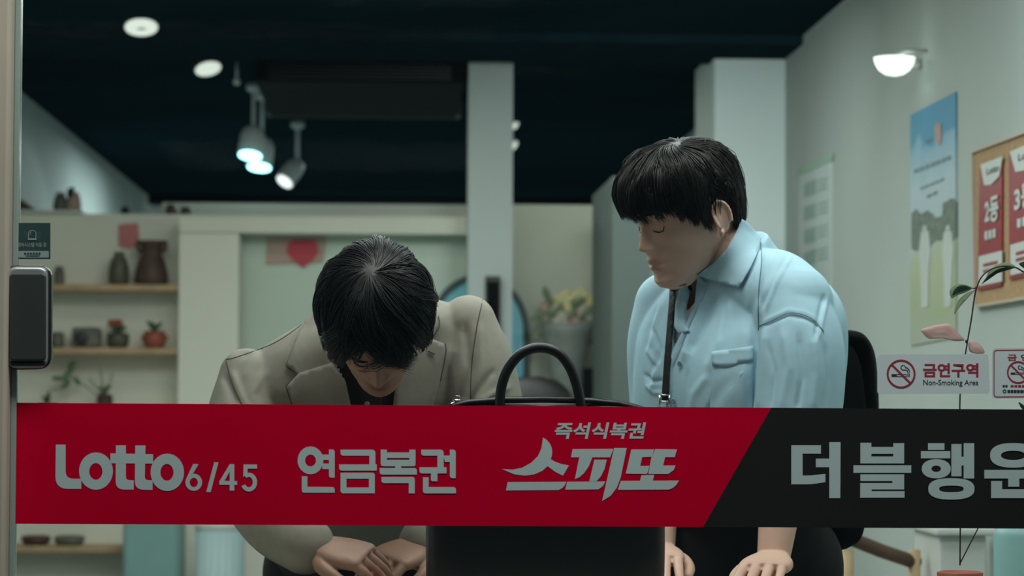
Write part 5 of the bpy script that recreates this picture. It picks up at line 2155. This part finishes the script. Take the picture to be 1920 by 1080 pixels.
torso_r = [
    (P(1368, 968, 4.72), sv(.180), dv(.122)),
    (P(1374, 890, 4.71), sv(.186), dv(.128, .1)),
    (P(1380, 780, 4.70), sv(.192), dv(.132, .2)),
    (P(1386, 680, 4.685), sv(.200), dv(.130, .3)),
    (P(1388, 605, 4.675), sv(.198) + Vector((0, 0, -.004)), dv(.112, .35)),
    (P(1391, 550, 4.67), sv(.170) + Vector((0, 0, -.006)), dv(.088, .4)),
    (P(1392, 510, 4.665), sv(.102) + Vector((0, 0, -.004)), dv(.072, .4)),
    (P(1388, 470, 4.66), sv(.066), dv(.066, .4))]
aL = [P(1478, 562, 4.565), P(1500, 660, 4.54), P(1494, 800, 4.52), P(1470, 900, 4.49), P(1450, 1048, 4.44)]
aR = [P(1252, 572, 4.80), P(1238, 650, 4.80), P(1236, 745, 4.79), P(1236, 870, 4.72), P(1236, 1032, 4.62)]

mb = MB()
V, F = loft([(c, u_ * .78, v_ * .78) for c, u_, v_ in torso_r[:-3]] + [(P(1386, 570, 4.67), sv(.095), dv(.066, .4)), (P(1380, 515, 4.655), sv(.050), dv(.050, .5))], 48, 4)
mb.add(V, F)
add_head(mb, HR)
V, F = limb([P(1385, 520, 4.665), P(1374, 480, 4.655), HR((0, -.040, -.075)), HR((0, -.030, -.04))], [.046, .049, .054, .054], 30, 6)
mb.add(V, F)
for arm in (aL, aR):
    V, F = limb(arm, [.036, .042, .040, .037, .0265], 22, 5)
    mb.add(V, F)
hand_parts(mb, aL[-1], (-.30, -.93, -.10), (-.05, -.12, 1), 1, .12)
hand_parts(mb, aR[-1], (-.10, -.97, -.10), (0, -.12, 1), -1, .12)
for sx in (-1, 1):
    V, F = limb([(PR.location.x + sx * .08, 4.75, .90), (PR.location.x + sx * .10, 4.76, .48), (PR.location.x + sx * .11, 4.80, .06)], [.085, .055, .038], 20, 5)
    mb.add(V, F)
RV, RF = remesh(mb, .0019, 2)
skin_object('body', RV, RF, M['skin_r'], PR, HR)
tbr = bvh((RV, RF))

# tee under the shirt
mb = MB()
V, F = loft([(c, u_ * .915, v_ * .90) for c, u_, v_ in torso_r[:-2]] + [(P(1388, 500, 4.665), sv(.085), dv(.067, .5))], 56, 5)
mb.add(V, F)
TV, TF = remesh(mb, .005, 4)
TV, TF = cut(TV, TF, [(1255, 500), (1330, 500), (1312, 560), (1290, 590), (1276, 570)])
mkobj('tee_shirt', TV, TF, M['tee'], PR, True)

# shirt
mb = MB()
V, F = loft(torso_r[:-1] + [(P(1386, 486, 4.665), sv(.066), dv(.066, .4)), (P(1382, 458, 4.655), sv(.052), dv(.054, .5))], 60, 6)
mb.add(V, F)
V, F = limb(aL[:4], [.062, .074, .070, .060], 32, 7)
mb.add(V, F)
V, F = limb([P(1408, 548, 4.645), P(1448, 542, 4.605), P(1488, 568, 4.565)], [.060, .068, .066], 32, 7)
mb.add(V, F)
V, F = limb(aR[:3] + [P(1237, 800, 4.765)], [.058, .058, .052, .05], 32, 7)
mb.add(V, F)
HV, HF = remesh(mb, .0028, 16)
HV = folds(HV, HF, [
    ([(1422, 585), (1416, 650), (1407, 780)], 7, -.007), ([(1436, 610), (1430, 690), (1420, 780)], 8, .005), ([(1398, 600), (1394, 700), (1388, 780)], 9, .003),
    ([(1344, 545), (1322, 600), (1290, 664)], 8, -.006), ([(1322, 556), (1300, 620), (1280, 680)], 7, .006), ([(1372, 556), (1348, 640), (1322, 706)], 10, .004),
    ([(1428, 470), (1424, 520), (1420, 570)], 5, -.003), ([(1482, 482), (1456, 530), (1436, 585)], 4, .003), ([(1474, 482), (1448, 530), (1428, 580)], 3.5, -.0025), ([(1448, 480), (1436, 520), (1428, 565)], 4, .002),
    ([(1546, 550), (1536, 590), (1526, 640)], 4, -.003), ([(1552, 556), (1543, 596), (1534, 640)], 4, .0025),
    ([(1468, 610), (1478, 690), (1462, 780)], 8, .003), ([(1524, 620), (1532, 700), (1522, 780)], 9, .004), ([(1497, 620), (1504, 710), (1492, 780)], 6, -.004), ([(1546, 640), (1550, 710), (1540, 780)], 5, -.003), ([(1440, 640), (1452, 700), (1444, 770)], 4, -.002),
    ([(1220, 610), (1236, 655), (1228, 700)], 5, -.005), ([(1212, 650), (1232, 684), (1222, 735)], 5, .005), ([(1244, 560), (1227, 610), (1218, 660)], 5, .003), ([(1207, 700), (1225, 716), (1244, 712)], 4, -.004), ([(1210, 720), (1226, 736), (1246, 738)], 4, .003), ([(1230, 575), (1216, 620), (1210, 660)], 4, -.003),
    ([(1330, 700), (1300, 740), (1290, 785)], 8, .003), ([(1388, 705), (1352, 730), (1322, 780)], 6, -.004), ([(1402, 690), (1374, 722), (1350, 780)], 6, .003), ([(1290, 690), (1284, 730), (1280, 785)], 5, -.002),
    ([(1425, 616), (1450, 604), (1478, 592), (1510, 598), (1540, 616)], 4, -.0014), ([(1424, 606), (1450, 594), (1478, 581), (1510, 586), (1544, 606)], 4, .0011),
    ([(1362, 560), (1360, 600), (1352, 640)], 5, -.002), ([(1400, 560), (1406, 610), (1404, 650)], 5, .0015)])
th = bvh((HV, HF))
opening = [(1268, 500), (1330, 490), (1316, 540), (1303, 575), (1282, 620), (1266, 665), (1262, 640), (1264, 580)]
H2, HF2 = cut(HV, HF, opening)
bs = mkobj('shirt', H2, HF2, M['bshirt'], PR, True)
bs.modifiers.new('cloth', 'SOLIDIFY').thickness = .0016
bs.modifiers['cloth'].offset = -1
tcol = bvh((HV, HF), (RV, RF))


def cl(x, y):
    # the collar leaf stands away from the neck and lies flat at its tip
    return .004 + .010 * max(0, min(1, (520 - y) / 100))


patch([(1389, 409), (1400, 416), (1412, 428), (1428, 447), (1422, 470), (1406, 505), (1387, 540), (1352, 530), (1307, 517), (1318, 508), (1340, 492), (1362, 468), (1378, 440), (1385, 425)], tcol, .007, .003, 6, 14, cl).build('collar', M['bshirt'], bs, True)
patch([(1274, 537), (1287, 533), (1294, 548), (1288, 574), (1287, 610), (1294, 622), (1272, 626), (1264, 612), (1266, 570)], tcol, .010, .003, 6, 10).build('collar', M['bshirt'], bs, True)
patch([(1308, 515), (1330, 530), (1318, 560), (1290, 620), (1272, 668), (1262, 690), (1258, 785), (1248, 785), (1252, 690), (1262, 655), (1284, 612), (1302, 572)], tcol, .004, .0022, 6, 5).build('placket', M['bshirt'], bs, True)
patch([(1336, 660), (1412, 649), (1413, 668), (1410, 785), (1330, 785), (1334, 690)], th, .0022, .0016, 7, 3).build('pocket', M['bshirt'], bs, True)
patch([(1334, 659), (1413, 648), (1413, 676), (1392, 680), (1362, 690), (1335, 684)], th, .0042, .0016, 7, 3).build('pocket_flap', M['bshirt'], bs, True)
for pl_ in ([(1421, 612), (1450, 600), (1478, 587), (1505, 590), (1528, 602), (1545, 622)], [(1426, 450), (1428, 490), (1422, 550), (1422, 620)], [(1334, 661), (1372, 654), (1412, 649)]):
    mb = seam(pl_, th, .0007, .0016)
    if mb.v:
        mb.build('seam', M['bseam'], bs, True)
h = hit(th, 1276, 680)
for x, y in ((1274, 682), (1262, 752)):
    h = hit(th, x, y)
    if h:
        c = CAM + ray(x, y).normalized() * (h - .006)
        mb = MB()
        mb.lathe(c, [(.0042, -.001), (.0046, 0), (.0040, .0012), (.0028, .0008)], 18, FT)
        mb.build('button', M['bseam'], bs, True)
trousers_and_shoes((PR.location.x, 4.75, .93), ((PR.location.x - .11, 4.80), (PR.location.x + .11, 4.80)), M['dtrouser'], PR, .165)


def hr_line(d):
    az = np.arctan2(d[:, 0], d[:, 1])
    a = np.abs(az)
    return np.interp(a, [0, .35, .8, 1.15, 1.42, 1.62, 1.85, 2.3, 3.15], [.60, .58, .45, .22, -.05, .22, .20, -.42, -.55])


def lim_r(d):
    az = np.arctan2(d[:, 0], d[:, 1])
    a = np.abs(az)
    return np.interp(a, [0, .4, .8, 1.05, 1.22, 1.38, 1.50, 1.62, 1.85, 2.0, 2.3, 3.15], [.25, .24, .20, .13, .02, -.20, .12, .24, .20, -.02, -.42, -.58])


def h_r(d, s):
    az = np.arctan2(d[:, 0], d[:, 1])
    a = np.abs(az)
    base = np.interp(a, [0, .6, 1.2, 1.6, 2.2, 3.15], [.017, .017, .015, .013, .014, .018])
    top = np.clip(d[:, 2], 0, 1)
    return (base * (1 - top ** 4 * .25) + .014 * top ** 2) * (np.sin(np.clip(s * 2.0, 0, 1.7)) * .8 + .2) * np.clip((d[:, 2] + .72) * 2.2, .08, 1)


hair_mesh('hair', HR, M['hair_r'], PR, 13000, 21, (-.22, .02, .97), .7, (0, .10, -1), lim_r, hr_line, h_r, wav=.17, clump=.72, nguide=170, rad=.0007, extra=curl_l, dl=.17, steps=12, ragged=.13)
face_details(HR, PR, M['hair_r'])

# ------------------------------------------------------------------ backpack on his back, strap over the far shoulder
M['pack'] = mat('black_pack_leather', (.0055, .006, .006), .6, .25, noise=.2, nscale=30, bump=.2, bscale=300)
M['strap'] = mat('black_strap', (.010, .012, .012), .55, .4, noise=.15)
BK = -FT
pc = P(1372, 800, 4.70) + BK * .205
bp = empty('backpack', (pc.x, pc.y, 1.0), 'black leather backpack behind the man in blue with a strap over his chest', 'bag')


def pk(u_, z, b):
    q = pc + UT * u_ + BK * b
    return Vector((q.x, q.y, z))


zt = P(1600, 640, 4.75).z
zb_ = P(1600, 1035, 4.75).z
mb = MB()
V, F = loft([(pk(0, zb_, .0), UT * .08, BK * .04), (pk(0, zb_ + .03, 0), UT * .11, BK * .06), (pk(.0, zb_ + .15, 0), UT * .12, BK * .068), (pk(0, zt - .06, -.01), UT * .115, BK * .062), (pk(0, zt - .012, -.015), UT * .105, BK * .05), (pk(0, zt, -.018), UT * .095, BK * .04)], 60, 6, 4)
mb.add(V, F)
PV, PF_ = remesh(mb, .005, 3)
mkobj('body', PV, PF_, mat('pack_cloth', (.004, .0045, .0045), .9, .05, noise=.2), bp, True)
mb = MB()
V, F = loft([(pk(0, zt + .012, -.05), UT * .100, Vector((0, 0, .006))), (pk(0, zt + .014, .0), UT * .108, Vector((0, 0, .008))), (pk(0, zt + .006, .04), UT * .110, Vector((0, 0, .008))), (pk(0, zt - .03, .064), UT * .112, Vector((0, 0, .010)) + BK * .006), (pk(0, zt - .10, .074), UT * .112, BK * .007), (pk(0, zt - .16, .078), UT * .108, BK * .006)], 40, 6, 5)
mb.add(V, F)
mb.build('flap', M['pack'], bp, True)
patch([(1256, 536), (1269, 536), (1265, 580), (1256, 700), (1254, 752), (1240, 752), (1244, 690), (1253, 580)], th, .012, .004, 5, 12).build('strap', M['strap'], bp, True)
mb = MB()
q0 = CAM + ray(1263, 538).normalized() * ((hit(th, 1262, 552) or 4.8) - .010)
pp = catmull([tuple(q0), tuple(q0 + Vector((.012, .05, .012))), tuple(q0 + Vector((.05, .12, -.005))), tuple(pk(-.07, zt - .03, -.06))], 8)
mb.tube([Vector(p) for p in pp], .006, 8)
mb.build('shoulder_strap', M['strap'], bp, True)
h = hit(th, 1246, 745) or 4.75
c = CAM + ray(1246, 752).normalized() * (h - .016)
mb = MB()
for dx in (-.008, .008):
    mb.tube([c + Vector((dx, 0, .010)), c + Vector((dx, 0, -.012))], .0018, 8)
for dz in (-.012, -.001, .010):
    mb.tube([c + Vector((-.008, 0, dz)), c + Vector((.008, 0, dz))], .0018, 8)
mb.build('buckle', M['chrome'], bp, True)
